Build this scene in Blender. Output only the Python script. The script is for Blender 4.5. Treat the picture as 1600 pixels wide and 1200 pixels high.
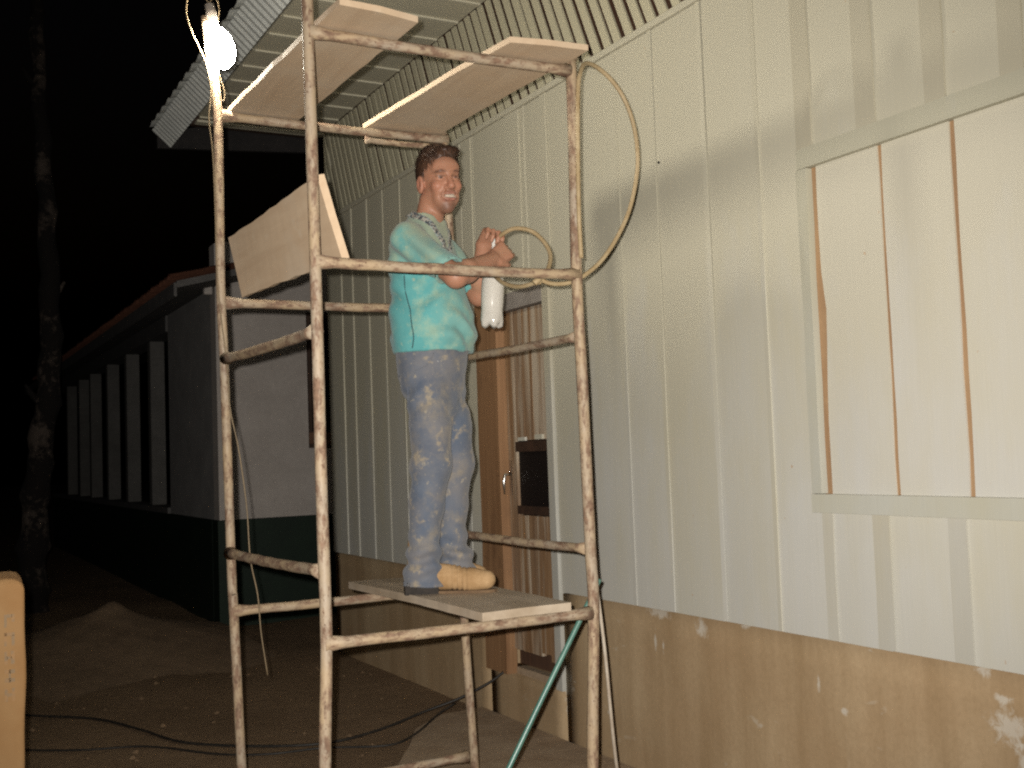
import bpy, math, random
import numpy as np
from mathutils import Vector, Matrix
from mathutils.bvhtree import BVHTree
random.seed(7); rng = np.random.default_rng(7)
for o in list(bpy.data.objects): bpy.data.objects.remove(o)
SC = bpy.context.scene; COL = SC.collection; PI = math.pi

# ------------------------------------------------------------------ camera
cam = bpy.data.cameras.new('camera'); camo = bpy.data.objects.new('camera', cam); COL.objects.link(camo)
RR, RU, RF = (0.87986, -0.473865, -0.036031), (0.002701, -0.07083, 0.997485), (0.475225, 0.877744, 0.061041)
camo.matrix_world = Matrix(((RR[0], RU[0], -RF[0], 0), (RR[1], RU[1], -RF[1], 0), (RR[2], RU[2], -RF[2], 1.5), (0, 0, 0, 1)))
cam.sensor_width = 36; cam.lens = 39.593; cam.clip_start = 0.05; cam.clip_end = 400
SC.camera = camo

# ------------------------------------------------------------------ night sky
W = bpy.data.worlds.new('World'); SC.world = W; W.use_nodes = True
wn = W.node_tree; wn.nodes.clear()
sky = wn.nodes.new('ShaderNodeTexSky'); sky.sky_type = 'NISHITA'; sky.sun_disc = False
sky.sun_elevation = math.radians(-4); sky.sun_rotation = math.radians(200)
bg = wn.nodes.new('ShaderNodeBackground'); bg.inputs[1].default_value = 0.05
wo = wn.nodes.new('ShaderNodeOutputWorld')
wn.links.new(sky.outputs[0], bg.inputs[0]); wn.links.new(bg.outputs[0], wo.inputs[0])

# ------------------------------------------------------------------ the camera's own flash, up and left of the lens
fl = bpy.data.lights.new('camera_flash', 'SPOT'); fl.energy = 1080; fl.spot_size = math.radians(82); fl.spot_blend = 1.0; fl.color = (1.0, 0.95, 0.885); fl.shadow_soft_size = 0.012
flo = bpy.data.objects.new('camera_flash', fl); COL.objects.link(flo); flo.location = (-0.0352, 0.0157, 1.540); flo.rotation_euler = Vector((.50, .86, .04)).to_track_quat('-Z', 'Y').to_euler()
BULB = 300.0

vs = SC.view_settings; vs.view_transform = 'Standard'; vs.look = 'None'; vs.exposure = 0.14; vs.gamma = 1.0; vs.use_curve_mapping = False
SC.render.engine = 'CYCLES'
SC.cycles.use_denoising = False
SC.cycles.max_bounces = 5; SC.cycles.diffuse_bounces = 3; SC.cycles.sample_clamp_indirect = 2; SC.cycles.blur_glossy = 1.0
SC.cycles.pixel_filter_type = 'BLACKMAN_HARRIS'; SC.cycles.filter_width = 2.2

# ------------------------------------------------------------------ materials
class NT:
    def __init__(s, name):
        s.m = bpy.data.materials.new(name); s.m.use_nodes = True
        s.t = s.m.node_tree; s.b = s.t.nodes['Principled BSDF']; s.tc = None
    def n(s, typ, **kw):
        x = s.t.nodes.new('ShaderNode' + typ)
        for k, v in kw.items(): setattr(x, k, v)
        return x
    def l(s, a, b): s.t.links.new(a, b)
    def coord(s, scale=(1, 1, 1), kind='Object', rnd=True):
        if not s.tc: s.tc = s.n('TexCoord')
        mp = s.n('Mapping'); mp.inputs['Scale'].default_value = scale
        s.l(s.tc.outputs[kind], mp.inputs[0])
        if rnd:
            oi = s.n('ObjectInfo'); mu = s.n('Math', operation='MULTIPLY'); mu.inputs[1].default_value = 31.7
            s.l(oi.outputs['Random'], mu.inputs[0]); cb = s.n('CombineXYZ')
            for i in range(3): s.l(mu.outputs[0], cb.inputs[i])
            s.l(cb.outputs[0], mp.inputs['Location'])
        return mp.outputs[0]
    def noise(s, scale, detail=4, rough=.55, stretch=(1, 1, 1), kind='Object', rnd=True, dist=0):
        x = s.n('TexNoise'); x.inputs['Scale'].default_value = scale; x.inputs['Detail'].default_value = detail
        x.inputs['Roughness'].default_value = rough; x.inputs['Distortion'].default_value = dist
        s.l(s.coord(stretch, kind, rnd), x.inputs['Vector']); return x.outputs['Fac']
    def ramp(s, fac, stops, interp='LINEAR'):
        r = s.n('ValToRGB'); r.color_ramp.interpolation = interp
        while len(r.color_ramp.elements) < len(stops): r.color_ramp.elements.new(.5)
        for e, (p, c) in zip(r.color_ramp.elements, stops):
            e.position = p; e.color = (c, c, c, 1) if not hasattr(c, '__len__') else (*c, 1)
        s.l(fac, r.inputs[0]); return r.outputs[0]
    def ramp2(s, v, full, none, amt):
        x = s.n('MapRange'); x.inputs['From Min'].default_value = none; x.inputs['From Max'].default_value = full; x.inputs['To Min'].default_value = 0; x.inputs['To Max'].default_value = amt
        s.l(v, x.inputs[0]); return x.outputs[0]
    def mix(s, fac, a, b, mode='MIX'):
        x = s.n('Mix', data_type='RGBA', blend_type=mode)
        for sock, v in ((x.inputs[0], fac), (x.inputs[6], a), (x.inputs[7], b)):
            if isinstance(v, bpy.types.NodeSocket): s.l(v, sock)
            elif hasattr(v, '__len__'): sock.default_value = (*v, 1)
            else: sock.default_value = v
        return x.outputs[2]
    def out(s, col, rough=.7, bump=None, strength=.3, dist=.004, spec=.4):
        if isinstance(col, bpy.types.NodeSocket): s.l(col, s.b.inputs['Base Color'])
        else: s.b.inputs['Base Color'].default_value = (*col, 1)
        if isinstance(rough, bpy.types.NodeSocket): s.l(rough, s.b.inputs['Roughness'])
        else: s.b.inputs['Roughness'].default_value = rough
        s.b.inputs['Specular IOR Level'].default_value = spec
        if bump is not None:
            b = s.n('Bump'); b.inputs['Strength'].default_value = strength; b.inputs['Distance'].default_value = dist
            s.l(bump, b.inputs['Height']); s.l(b.outputs[0], s.b.inputs['Normal'])
        return s.m
    def rand(s):
        return s.n('ObjectInfo').outputs['Random']

def m_whitewash(name, hi, lo, lo_amt=.5, wood=(.36, .2, .09), thin=.85):
    t = NT(name)
    a = t.noise(1.0, 5, .6, (9, 9, .55)); b = t.noise(2.3, 4, .6, (1, 1, .8)); c = t.noise(5, 6, .7, (14, 14, .5)); g = t.noise(9, 3, .5, (1, 1, .4))
    base = t.mix(t.ramp(a, [(.36, 0), (.66, lo_amt)]), hi, lo)
    base = t.mix(t.ramp(b, [(.42, 0), (.7, .55)]), base, tuple(.5 * (x + y) * .93 for x, y in zip(hi, lo)))
    base = t.mix(t.ramp(c, [(.62, 0), (.78, .4)]), base, tuple(x * .62 + y * .15 for x, y in zip(lo, wood)))
    rn = t.rand(); base = t.mix(t.ramp(rn, [(0, 0), (1, .35)]), base, tuple(x * y * 1.1 for x, y in zip(lo, (.98, .98, 1.0))))
    sx = t.n('SeparateXYZ'); t.l(t.coord(rnd=False), sx.inputs[0]); ad = t.n('Math', operation='ADD'); hz_ = t.n('Math', operation='MULTIPLY'); hz_.inputs[1].default_value = .25
    nz_ = t.noise(1.0, 5, .65, (2, 2, .6)); t.l(sx.outputs[2], hz_.inputs[0]); t.l(hz_.outputs[0], ad.inputs[0]); t.l(nz_, ad.inputs[1])
    base = t.mix(t.ramp(ad.outputs[0], [(.72, 0), (1.65, thin)]), base, tuple(x * y for x, y in zip(lo, (1.0, .965, .855))))     # thinner coat higher up
    sp = t.noise(38, 2, .5); base = t.mix(t.ramp(sp, [(.76, 0), (.8, .5)]), base, wood)
    return t.out(base, .62, t.mix(.5, c, g), .35, .003, .35)
M = {}
M['wash'] = m_whitewash('whitewash_board', (.475, .468, .432), (.455, .438, .37), .6)
M['wash_batten'] = m_whitewash('whitewash_batten', (.43, .425, .385), (.40, .378, .31), .6)
M['wash_frame'] = m_whitewash('whitewash_frame', (.425, .425, .38), (.395, .385, .32), .5)
M['wash_shutter'] = m_whitewash('whitewash_shutter', (.485, .475, .438), (.47, .452, .395), .5)
M['wash_slat'] = m_whitewash('whitewash_slat', (.50, .49, .41), (.44, .42, .33), .8)
M['soffit'] = m_whitewash('soffit_board', (.50, .50, .45), (.43, .41, .34), .7)

def m_wood(name, c1, c2, c3, scale=(30, 30, 1.6), rough=.75, stain=.5):
    t = NT(name)
    a = t.noise(1, 6, .65, scale, dist=.4); b = t.noise(2.2, 4, .6); s = t.noise(7, 3, .6)
    col = t.mix(t.ramp(a, [(.3, 0), (.7, 1)]), c1, c2)
    col = t.mix(t.ramp(b, [(.45, 0), (.75, stain)]), col, c3)
    col = t.mix(t.ramp(s, [(.62, 0), (.75, .35)]), col, c3)
    return t.out(col, rough, a, .3, .002)
M['plank'] = m_wood('raw_plank_wood', (.50, .375, .25), (.43, .31, .20), (.53, .46, .36), (22, 1.6, 22))
M['plank_grey'] = m_wood('dirty_plank_wood', (.36, .285, .205), (.26, .2, .135), (.46, .39, .31), (14, 1.6, 14), stain=.7)
M['raw_edge'] = m_wood('bare_wood', (.34, .205, .105), (.2, .12, .065), (.42, .28, .15), (10, 10, 1.2))
M['slat_gap'] = m_wood('dark_bare_wood', (.10, .048, .026), (.06, .03, .018), (.15, .09, .055))

def m_door():
    t = NT('door_wood')
    a = t.noise(1, 6, .65, (34, 34, 1.3)); b = t.noise(1, 5, .6, (18, 18, .9)); c = t.noise(2.2, 3, .6, (1, 1, .7))
    col = t.mix(t.ramp(a, [(.3, 0), (.7, 1)]), (.16, .085, .04), (.30, .18, .09))
    col = t.mix(t.ramp(c, [(.4, 0), (.72, .6)]), col, (.22, .16, .115))
    col = t.mix(t.ramp(b, [(.47, 0), (.64, .9)]), col, (.44, .37, .28))
    return t.out(col, .6, a, .4, .003)
M['door'] = m_door()
def m_jamb():
    t = NT('jamb_wood')
    a = t.noise(1, 6, .65, (30, 30, 1.2)); b = t.noise(3, 4, .6, (1, 1, .5))
    col = t.mix(t.ramp(a, [(.3, 0), (.7, 1)]), (.20, .105, .05), (.30, .17, .085))
    col = t.mix(t.ramp(b, [(.55, 0), (.75, .7)]), col, (.07, .035, .02))
    return t.out(col, .55, a, .4, .003)
M['jamb'] = m_jamb()

def m_pipe(name, st):
    t = NT(name)
    a = t.noise(1, 6, .72, tuple(26 * q for q in st)); b = t.noise(55, 4, .6); c = t.noise(1, 4, .6, tuple(9 * q for q in st)); d = t.noise(90, 2, .5); e = t.noise(1, 5, .65, tuple(48 if q == 1 else 14 for q in st))
    rust = t.mix(t.ramp(b, [(.35, 0), (.65, 1)]), (.12, .072, .046), (.20, .125, .08))
    paint = t.mix(t.ramp(c, [(.4, 0), (.65, 1)]), (.33, .245, .15), (.30, .245, .18))
    f = t.mix(.4, a, e); col = t.mix(t.ramp(f, [(.44, .0), (.53, .9)]), rust, paint)
    col = t.mix(t.ramp(d, [(.66, 0), (.74, .8)]), col, (.09, .045, .025))
    return t.out(col, t.ramp(f, [(.4, .85), (.6, .55)]), t.mix(.5, a, b), .6, .005, .4)
M['pipe'] = m_pipe('rusty_painted_post', (1, 1, .5)); M['pipe_x'] = m_pipe('rusty_painted_rung', (.5, 1, 1)); M['pipe_y'] = m_pipe('rusty_painted_side_rung', (1, .5, 1))

def m_plinth():
    t = NT('dirty_cement_plinth')
    a = t.noise(1.3, 5, .6, (1, 1, .8), rnd=False); b = t.noise(1, 5, .6, (5, 5, .5), rnd=False); c = t.noise(60, 4, .6, rnd=False)
    w = t.noise(7.0, 4, .55, (1, .9, 1.5), rnd=False, dist=.6); w2 = t.noise(1.1, 2, .5, rnd=False); drip = t.noise(1, 4, .6, (30, 30, 1.1), rnd=False)
    col = t.mix(t.ramp(a, [(.3, 0), (.7, 1)]), (.335, .225, .125), (.43, .325, .2))
    col = t.mix(t.ramp(b, [(.4, 0), (.75, .7)]), col, (.235, .152, .075))
    col = t.mix(t.ramp(c, [(.4, 0), (.8, .3)]), col, (.2, .135, .07))
    wm = t.n('Math', operation='MULTIPLY'); t.l(t.ramp(w, [(.66, 0), (.72, 1)]), wm.inputs[0]); t.l(t.ramp(w2, [(.46, 0), (.62, 1)]), wm.inputs[1])
    col = t.mix(t.mix(1, wm.outputs[0], (.75, .75, .75), 'MULTIPLY'), col, (.52, .48, .4))
    col = t.mix(t.ramp(drip, [(.7, 0), (.76, .35)]), col, (.45, .4, .33))
    # splashes of whitewash where the brush dripped
    ge = t.n('NewGeometry'); sn = t.noise(30, 5, .7, rnd=False, dist=.5)
    for yy, zz, ry, rz in SPL:
        mp = t.n('Mapping', vector_type='POINT'); mp.inputs['Location'].default_value = (0, -(yy - 4) / ry, -zz / rz); mp.inputs['Scale'].default_value = (0, 1 / ry, 1 / rz)
        t.l(t.tc.outputs['Object'], mp.inputs[0]); le = t.n('VectorMath', operation='LENGTH'); t.l(mp.outputs[0], le.inputs[0])
        sb = t.n('Math', operation='MULTIPLY_ADD'); t.l(sn, sb.inputs[0]); sb.inputs[1].default_value = 2.4; t.l(t.ramp(le.outputs['Value'], [(0, .0), (1, -1)]) if False else le.outputs['Value'], sb.inputs[2])
        col = t.mix(t.ramp(sb.outputs[0], [(.0, 0), (1, 0)]) if False else t.ramp2(sb.outputs[0], 1.5, 2.05, .6), col, (.56, .53, .46))
    return t.out(col, .9, t.mix(.6, c, w), .35, .004, .2)
SPL = [(4.234, 0.756, 0.1, 0.035), (3.925, 0.72, 0.055, 0.05), (3.64, 0.77, 0.05, 0.02), (2.49, 0.76, 0.03, 0.03), (2.4, 0.6, 0.1, 0.07), (2.33, 0.5, 0.07, 0.09), (2.42, 0.68, 0.04, 0.02), (4.27, 0.62, 0.012, 0.06), (4.21, 0.61, 0.01, 0.04), (3.23, 0.6, 0.012, 0.04), (3.1, 0.52, 0.02, 0.02), (5.06, 0.3, 0.05, 0.2)]
M['plinth'] = m_plinth()

def m_ground():
    t = NT('packed_earth')
    a = t.noise(.9, 6, .6, rnd=False); b = t.noise(9, 6, .65, rnd=False); c = t.noise(70, 4, .7, rnd=False)
    col = t.mix(t.ramp(a, [(.3, 0), (.7, 1)]), (.17, .113, .067), (.25, .17, .103))
    col = t.mix(t.ramp(b, [(.4, 0), (.7, .6)]), col, (.165, .108, .062))
    col = t.mix(t.ramp(c, [(.6, 0), (.75, .5)]), col, (.38, .29, .2))
    return t.out(col, .95, t.mix(.5, b, c), .8, .03, .15)
M['ground'] = m_ground()
def m_noise2(name, c1, c2, sc=8, rough=.8, bump=.4, dist=.004, spec=.3, lo=.35, hi=.65):
    t = NT(name); a = t.noise(sc, 5, .6); b = t.noise(sc * 7, 3, .6)
    col = t.mix(t.ramp(t.mix(.35, a, b), [(lo, 0), (hi, 1)]), c1, c2)
    return t.out(col, rough, t.mix(.5, a, b), bump, dist, spec)
M['sand'] = m_noise2('sand_heap', (.17, .114, .068), (.235, .16, .098), 9, .95, .5, .01)
M['slab'] = m_noise2('cement_apron', (.27, .19, .12), (.38, .29, .2), 5, .95, .5, .01)
M['side_plaster'] = m_noise2('shaded_side_plaster', (.20, .192, .185), (.27, .26, .25), 3, .85, .2)  # white plaster toned down: the shade of the side wall is in this colour
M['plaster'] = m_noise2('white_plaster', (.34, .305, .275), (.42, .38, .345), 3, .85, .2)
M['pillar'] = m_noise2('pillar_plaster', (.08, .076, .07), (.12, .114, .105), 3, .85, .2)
M['dado'] = m_noise2('dark_green_dado', (.003, .010, .005), (.006, .017, .008), 4, .6, .2)
M['tile'] = m_noise2('clay_roof_tile', (.05, .019, .011), (.10, .038, .02), 12, .85, .5)
M['eave_wood'] = m_noise2('grey_eave_board', (.07, .065, .062), (.11, .105, .10), 7, .8, .3)
M['black_wood'] = m_noise2('blackened_wood', (.008, .007, .007), (.018, .015, .014), 7, .8, .3)
M['worn_sole'] = m_noise2('worn_brown_sole', (.09, .055, .03), (.15, .095, .05), 14, .85, .4)
M['lintel'] = m_noise2('grey_lintel_wood', (.2, .175, .15), (.29, .26, .23), 7, .8, .3)
M['dark_wood'] = m_noise2('dark_window_wood', (.03, .018, .012), (.06, .032, .02), 12, .6, .3)
M['brown_wood'] = m_noise2('brown_window_wood', (.09, .045, .025), (.13, .065, .035), 12, .6, .3)
M['bark'] = m_noise2('peeling_bark', (.008, .006, .005), (.07, .054, .043), 2.4, .95, .9, .03, lo=.5, hi=.6)
M['sheet'] = m_noise2('zinc_roof_sheet', (.36, .37, .35), (.47, .48, .45), 5, .6, .2)
M['cable'] = m_noise2('black_cable', (.012, .011, .01), (.03, .025, .02), 20, .5, .1)
M['flex'] = m_noise2('cream_flex', (.19, .14, .08), (.13, .095, .055), 20, .5, .1)
M['hose'] = m_noise2('tan_hose', (.25, .175, .085), (.36, .28, .165), 14, .55, .2)
M['hose_green'] = m_noise2('green_hose', (.045, .12, .095), (.08, .17, .135), 6, .35, .1, spec=.5)
M['hose_grey'] = m_noise2('grey_hose', (.3, .24, .18), (.42, .37, .3), 20, .6, .2)
M['leather'] = m_noise2('tan_leather', (.26, .155, .068), (.38, .25, .13), 9, .8, .5)
M['sole'] = m_noise2('black_rubber', (.012, .01, .009), (.035, .028, .022), 20, .8, .3)
M['rubber_fit'] = m_noise2('socket_bakelite', (.2, .17, .14), (.32, .28, .24), 20, .5, .2)
M['hair'] = m_noise2('brown_hair', (.022, .011, .007), (.115, .058, .033), 30, .5, .6, .004, .4, .4, .7)
t = NT('door_glass'); M['glass'] = t.out((.012, .009, .008), .5, spec=.1)
t = NT('handle_metal'); t.b.inputs['Metallic'].default_value = 1; M['metal'] = t.out((.85, .82, .76), .3)
t = NT('milky_plastic'); t.b.inputs['Subsurface Weight'].default_value = .3; t.b.inputs['Subsurface Radius'].default_value = (.02, .02, .02)
M['bottle'] = t.out(t.mix(t.ramp(t.noise(6, 3), [(.4, 0), (.7, 1)]), (.50, .475, .42), (.43, .405, .36)), .12, spec=.6)
t = NT('white_cap'); M['cap'] = t.out((.6, .57, .52), .35)
t = NT('lit_bulb'); t.b.inputs['Emission Color'].default_value = (1, .93, .78, 1); t.b.inputs['Emission Strength'].default_value = BULB; M['bulb'] = t.out((.9, .9, .9), .3)

def m_cloth(name, base, dark, stains, wscale=900, rough=.9):
    t = NT(name)
    big = t.noise(6, 4, .6, rnd=False); b = t.noise(1, 2, .5, (wscale, wscale, wscale), rnd=False)
    col = t.mix(t.ramp(big, [(.35, 0), (.7, 1)]), base, dark)
    for sc, lo, hi, amt, c, seed in stains:
        x = t.n('TexNoise'); x.inputs['Scale'].default_value = sc; x.inputs['Detail'].default_value = 5; x.inputs['Roughness'].default_value = .65
        mp = t.n('Mapping'); mp.inputs['Location'].default_value = (seed, seed * 2.1, seed * .7); t.l(t.tc.outputs['Object'], mp.inputs[0]); t.l(mp.outputs[0], x.inputs['Vector'])
        col = t.mix(t.ramp(x.outputs['Fac'], [(lo, 0), (hi, amt)]), col, c)
    at = t.n('Attribute', attribute_name='dust'); col2 = t.mix(at.outputs['Fac'], col, (.32, .31, .2)) if name == 'turquoise_cotton' else col
    t.b.inputs['Sheen Weight'].default_value = .15
    return t.out(col2, rough, t.mix(.4, big, b), .25, .003, .15)
M['shirt'] = m_cloth('turquoise_cotton', (.095, .30, .295), (.07, .24, .24), [(11, .50, .66, .6, (.27, .35, .25), 3), (45, .60, .70, .5, (.36, .37, .24), 9), (5, .55, .72, .4, (.2, .27, .2), 5), (90, .64, .72, .45, (.38, .39, .28), 15)])
M['denim'] = m_cloth('worn_denim', (.095, .112, .142), (.06, .076, .108), [(5, .42, .64, .7, (.155, .145, .14), 2), (9, .52, .68, .6, (.22, .185, .135), 6), (17, .57, .66, .6, (.29, .235, .155), 4), (45, .62, .70, .6, (.34, .29, .2), 14), (60, .71, .75, .9, (.45, .43, .4), 11), (3.5, .55, .7, .4, (.12, .115, .12), 8)])
t = NT('patterned_ribbon')
vo = t.n('TexVoronoi'); vo.inputs['Scale'].default_value = 130; t.l(t.coord(rnd=False), vo.inputs['Vector'])
M['ribbon'] = t.out(t.ramp(vo.outputs['Color'], [(.3, (.05, .06, .07)), (.36, (.3, .28, .24)), (.6, (.12, .1, .09)), (.66, (.24, .27, .26))], 'CONSTANT'), .8)
t = NT('dark_thread'); M['thread'] = t.out((.03, .07, .075), .9)
t = NT('carton_board')
a = t.noise(6, 4); M['carton'] = t.out(t.mix(t.ramp(a, [(.35, 0), (.7, 1)]), (.29, .155, .058), (.335, .198, .085)), .85, t.noise(40, 3), .3, .002)
t = NT('faded_blue_print'); M['print'] = t.out(t.mix(t.ramp(t.noise(60, 3), [(.4, 0), (.6, 1)]), (.255, .175, .10), (.33, .19, .085)), .85)
t = NT('skin'); at = t.n('Attribute', attribute_name='tone')
sk = t.mix(t.ramp(t.noise(45, 3, rnd=False), [(.35, 0), (.75, .35)]), at.outputs['Color'], (.3, .13, .075))
t.b.inputs['Subsurface Weight'].default_value = .08; t.b.inputs['Subsurface Radius'].default_value = (.012, .004, .002)
M['skin'] = t.out(sk, .5, t.noise(160, 3, rnd=False), .3, .0015, .3)

# ------------------------------------------------------------------ object helpers
def tag(o, label=None, cat=None, group=None, kind=None):
    if label: o['label'] = label
    if cat: o['category'] = cat
    if group: o['group'] = group
    if kind: o['kind'] = kind
    return o
def empty(name, loc=(0, 0, 0), rz=0, **kw):
    o = bpy.data.objects.new(name, None); COL.objects.link(o); o.location = loc; o.rotation_euler = (0, 0, rz)
    o.empty_display_size = .1
    return tag(o, **kw)
ORG = {}
class MB:
    def __init__(s): s.v = []; s.f = []
    def add(s, v, f):
        k = len(s.v); s.v += [tuple(map(float, p)) for p in v]; s.f += [tuple(i + k for i in q) for q in f]; return s
    def box(s, x0, x1, y0, y1, z0, z1, bev=0):
        if bev <= 0:
            v = [(x, y, z) for x in (x0, x1) for y in (y0, y1) for z in (z0, z1)]
            return s.add(v, [(0, 1, 3, 2), (4, 6, 7, 5), (0, 4, 5, 1), (2, 3, 7, 6), (0, 2, 6, 4), (1, 5, 7, 3)])
        b = bev; v = []
        for sx, X in ((1, x0), (-1, x1)):
            for sy, Y in ((1, y0), (-1, y1)):
                for sz, Z in ((1, z0), (-1, z1)):
                    v += [(X, Y + sy * b, Z + sz * b), (X + sx * b, Y, Z + sz * b), (X + sx * b, Y + sy * b, Z)]
        idx = lambda i, j, k, a: ((i * 2 + j) * 2 + k) * 3 + a
        f = []
        f += [(idx(0,0,0,0), idx(0,0,1,0), idx(0,1,1,0), idx(0,1,0,0)), (idx(1,0,0,0), idx(1,1,0,0), idx(1,1,1,0), idx(1,0,1,0))]
        f += [(idx(0,0,0,1), idx(1,0,0,1), idx(1,0,1,1), idx(0,0,1,1)), (idx(0,1,0,1), idx(0,1,1,1), idx(1,1,1,1), idx(1,1,0,1))]
        f += [(idx(0,0,0,2), idx(0,1,0,2), idx(1,1,0,2), idx(1,0,0,2)), (idx(0,0,1,2), idx(1,0,1,2), idx(1,1,1,2), idx(0,1,1,2))]
        for k in (0, 1):
            for j in (0, 1): f.append((idx(0,j,k,1), idx(1,j,k,1), idx(1,j,k,2), idx(0,j,k,2)))
            for i in (0, 1): f.append((idx(i,0,k,0), idx(i,1,k,0), idx(i,1,k,2), idx(i,0,k,2)))
        for i in (0, 1):
            for j in (0, 1): f.append((idx(i,j,0,0), idx(i,j,1,0), idx(i,j,1,1), idx(i,j,0,1)))
        for i in (0, 1):
            for j in (0, 1):
                for k in (0, 1): f.append((idx(i,j,k,0), idx(i,j,k,1), idx(i,j,k,2)))
        return s.add(v, f)
    def hexa(s, c):     # eight corners: bottom ring then top ring
        return s.add(c, [(0, 3, 2, 1), (4, 5, 6, 7), (0, 1, 5, 4), (1, 2, 6, 5), (2, 3, 7, 6), (3, 0, 4, 7)])
    def tube(s, pts, r, n=10, caps=True):
        P = [Vector(p) for p in pts]; m = len(P); rs = r if hasattr(r, '__len__') else [r] * m
        T = [((P[min(i + 1, m - 1)] - P[max(i - 1, 0)]).normalized()) for i in range(m)]
        up = Vector((0, 0, 1)) if abs(T[0].z) < .9 else Vector((1, 0, 0))
        u = T[0].cross(up).normalized(); v = []; f = []
        for i in range(m):
            u = (u - T[i] * u.dot(T[i])).normalized(); w = T[i].cross(u)
            for k in range(n):
                a = 2 * PI * k / n; v.append(P[i] + (u * math.cos(a) + w * math.sin(a)) * rs[i])
        for i in range(m - 1):
            for k in range(n):
                a = i * n + k; b = i * n + (k + 1) % n; f.append((a, a + n, b + n, b))
        if caps: f.append(tuple(range(n))); f.append(tuple(range(m * n - 1, (m - 1) * n - 1, -1)))
        return s.add(v, f)
    def lathe(s, prof, c, axis=(0, 0, 1), n=20, mod=None):
        A = Vector(axis).normalized(); u = A.orthogonal().normalized(); w = A.cross(u); C = Vector(c); v = []; f = []
        for i, (r, h) in enumerate(prof):
            for k in range(n):
                a = 2 * PI * k / n; rr, hh = (mod(i, a, r, h) if mod else (r, h)); v.append(C + A * hh + (u * math.cos(a) + w * math.sin(a)) * rr)
        for i in range(len(prof) - 1):
            for k in range(n):
                a = i * n + k; b = i * n + (k + 1) % n; f.append((a, b, b + n, a + n))
        f.append(tuple(range(n - 1, -1, -1))); f.append(tuple(range((len(prof) - 1) * n, len(prof) * n)))
        return s.add(v, f)
    def build(s, name, mat, parent=None, smooth=False, **kw):
        me = bpy.data.meshes.new(name)
        off = Vector((0, 0, 0))
        p = parent
        if parent is not None:
            off = parent.get('_o', (0, 0, 0)); off = Vector(off)
        me.from_pydata([tuple(Vector(q) - off) for q in s.v], [], s.f); me.update()
        if mat: me.materials.append(mat)
        if smooth: me.polygons.foreach_set('use_smooth', [True] * len(me.polygons))
        o = bpy.data.objects.new(name, me); COL.objects.link(o)
        if parent is not None: o.parent = parent; o['_o'] = tuple(off)
        return tag(o, **kw)
def thing(name, loc, label, cat, group=None, rz=0):
    o = empty(name, loc, rz, label=label, cat=cat, group=group); o['_o'] = tuple(loc) if rz == 0 else (0, 0, 0); return o
def catmull(pts, n=8):
    P = [Vector(p) for p in pts]; P = [P[0] * 2 - P[1]] + P + [P[-1] * 2 - P[-2]]; out = []
    for i in range(1, len(P) - 2):
        for k in range(n):
            t = k / n; a, b, c, d = P[i - 1:i + 3]
            out.append(.5 * ((2 * b) + (c - a) * t + (2 * a - 5 * b + 4 * c - d) * t * t + (3 * b - a - 3 * c + d) * t ** 3))
    out.append(P[-2]); return out
J = lambda a: random.uniform(-a, a)
def vboard(y0, y1, z0, z1, xf, th, seg=7, je=.003, jx=.002, cut=None):
    """upright board on the wall: front face at X=xf, slightly crooked edges"""
    m = MB(); v = []
    dx = J(jx); tw = J(jx)
    for i in range(seg + 1):
        z = z0 + (z1 - z0) * i / seg; a = y0 + J(je); b = y1 + J(je); w = J(jx * .5) + dx
        v += [(xf + w + tw, a, z), (xf + w - tw, b, z), (xf + th, b, z), (xf + th, a, z)]
    f = [(3, 2, 1, 0), tuple(range(4 * seg, 4 * seg + 4))]
    for i in range(seg):
        k = 4 * i
        for q in range(4): f.append((k + q, k + (q + 1) % 4, k + 4 + (q + 1) % 4, k + 4 + q))
    return m.add(v, f)

# ------------------------------------------------------------------ ground
def lattice(xs, ys, zf):
    nx, ny = len(xs), len(ys); v = [(x, y, zf(x, y)) for x in xs for y in ys]
    return v, [(i * ny + j, (i + 1) * ny + j, (i + 1) * ny + j + 1, i * ny + j + 1) for i in range(nx - 1) for j in range(ny - 1)]
def wav(x, y): return .018 * math.sin(1.7 * x + .6 * y) * math.sin(.9 * y - .5 * x) + .011 * math.sin(4.1 * x + 1.3) * math.sin(3.3 * y) + .006 * math.sin(9.7 * x - 4 * y) * math.sin(8.1 * y + 2)
def gz(x, y):
    near = min(1, max(0, (2.5 - x) / .8)) if y < 9 else 1
    return wav(x, y) * near * min(1, 40 / (abs(x) + abs(y) + 1)) - .012
xs = list(np.concatenate([[-90, -50, -25, -12], np.linspace(-7, 5, 70), [8, 14, 30, 60, 90]])); ys = list(np.concatenate([[-60, -30, -12, -5], np.linspace(-2, 16, 100), [20, 26, 40, 70, 120]]))
m = MB(); v, f = lattice(xs, ys, gz); m.add(v, f); tag(m.build('ground', M['ground'], smooth=True), kind='structure')
m = MB()    # rough cement apron before the door
pa = [(3.0, 6.05), (2.72, 6.02), (2.46, 5.8), (2.3, 5.5), (2.1, 5.18), (2.2, 4.8), (2.55, 4.5), (2.85, 4.42), (3.0, 4.45)]
m.add([(x, y, .012) for x, y in pa] + [(x - .03 if x < 2.9 else x, y, -.04) for x, y in pa], [tuple(range(9))] + [(i, i + 9, (i + 1) % 9 + 9, (i + 1) % 9) for i in range(9)])
tag(m.build('pavement', M['slab']), kind='structure')
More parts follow.
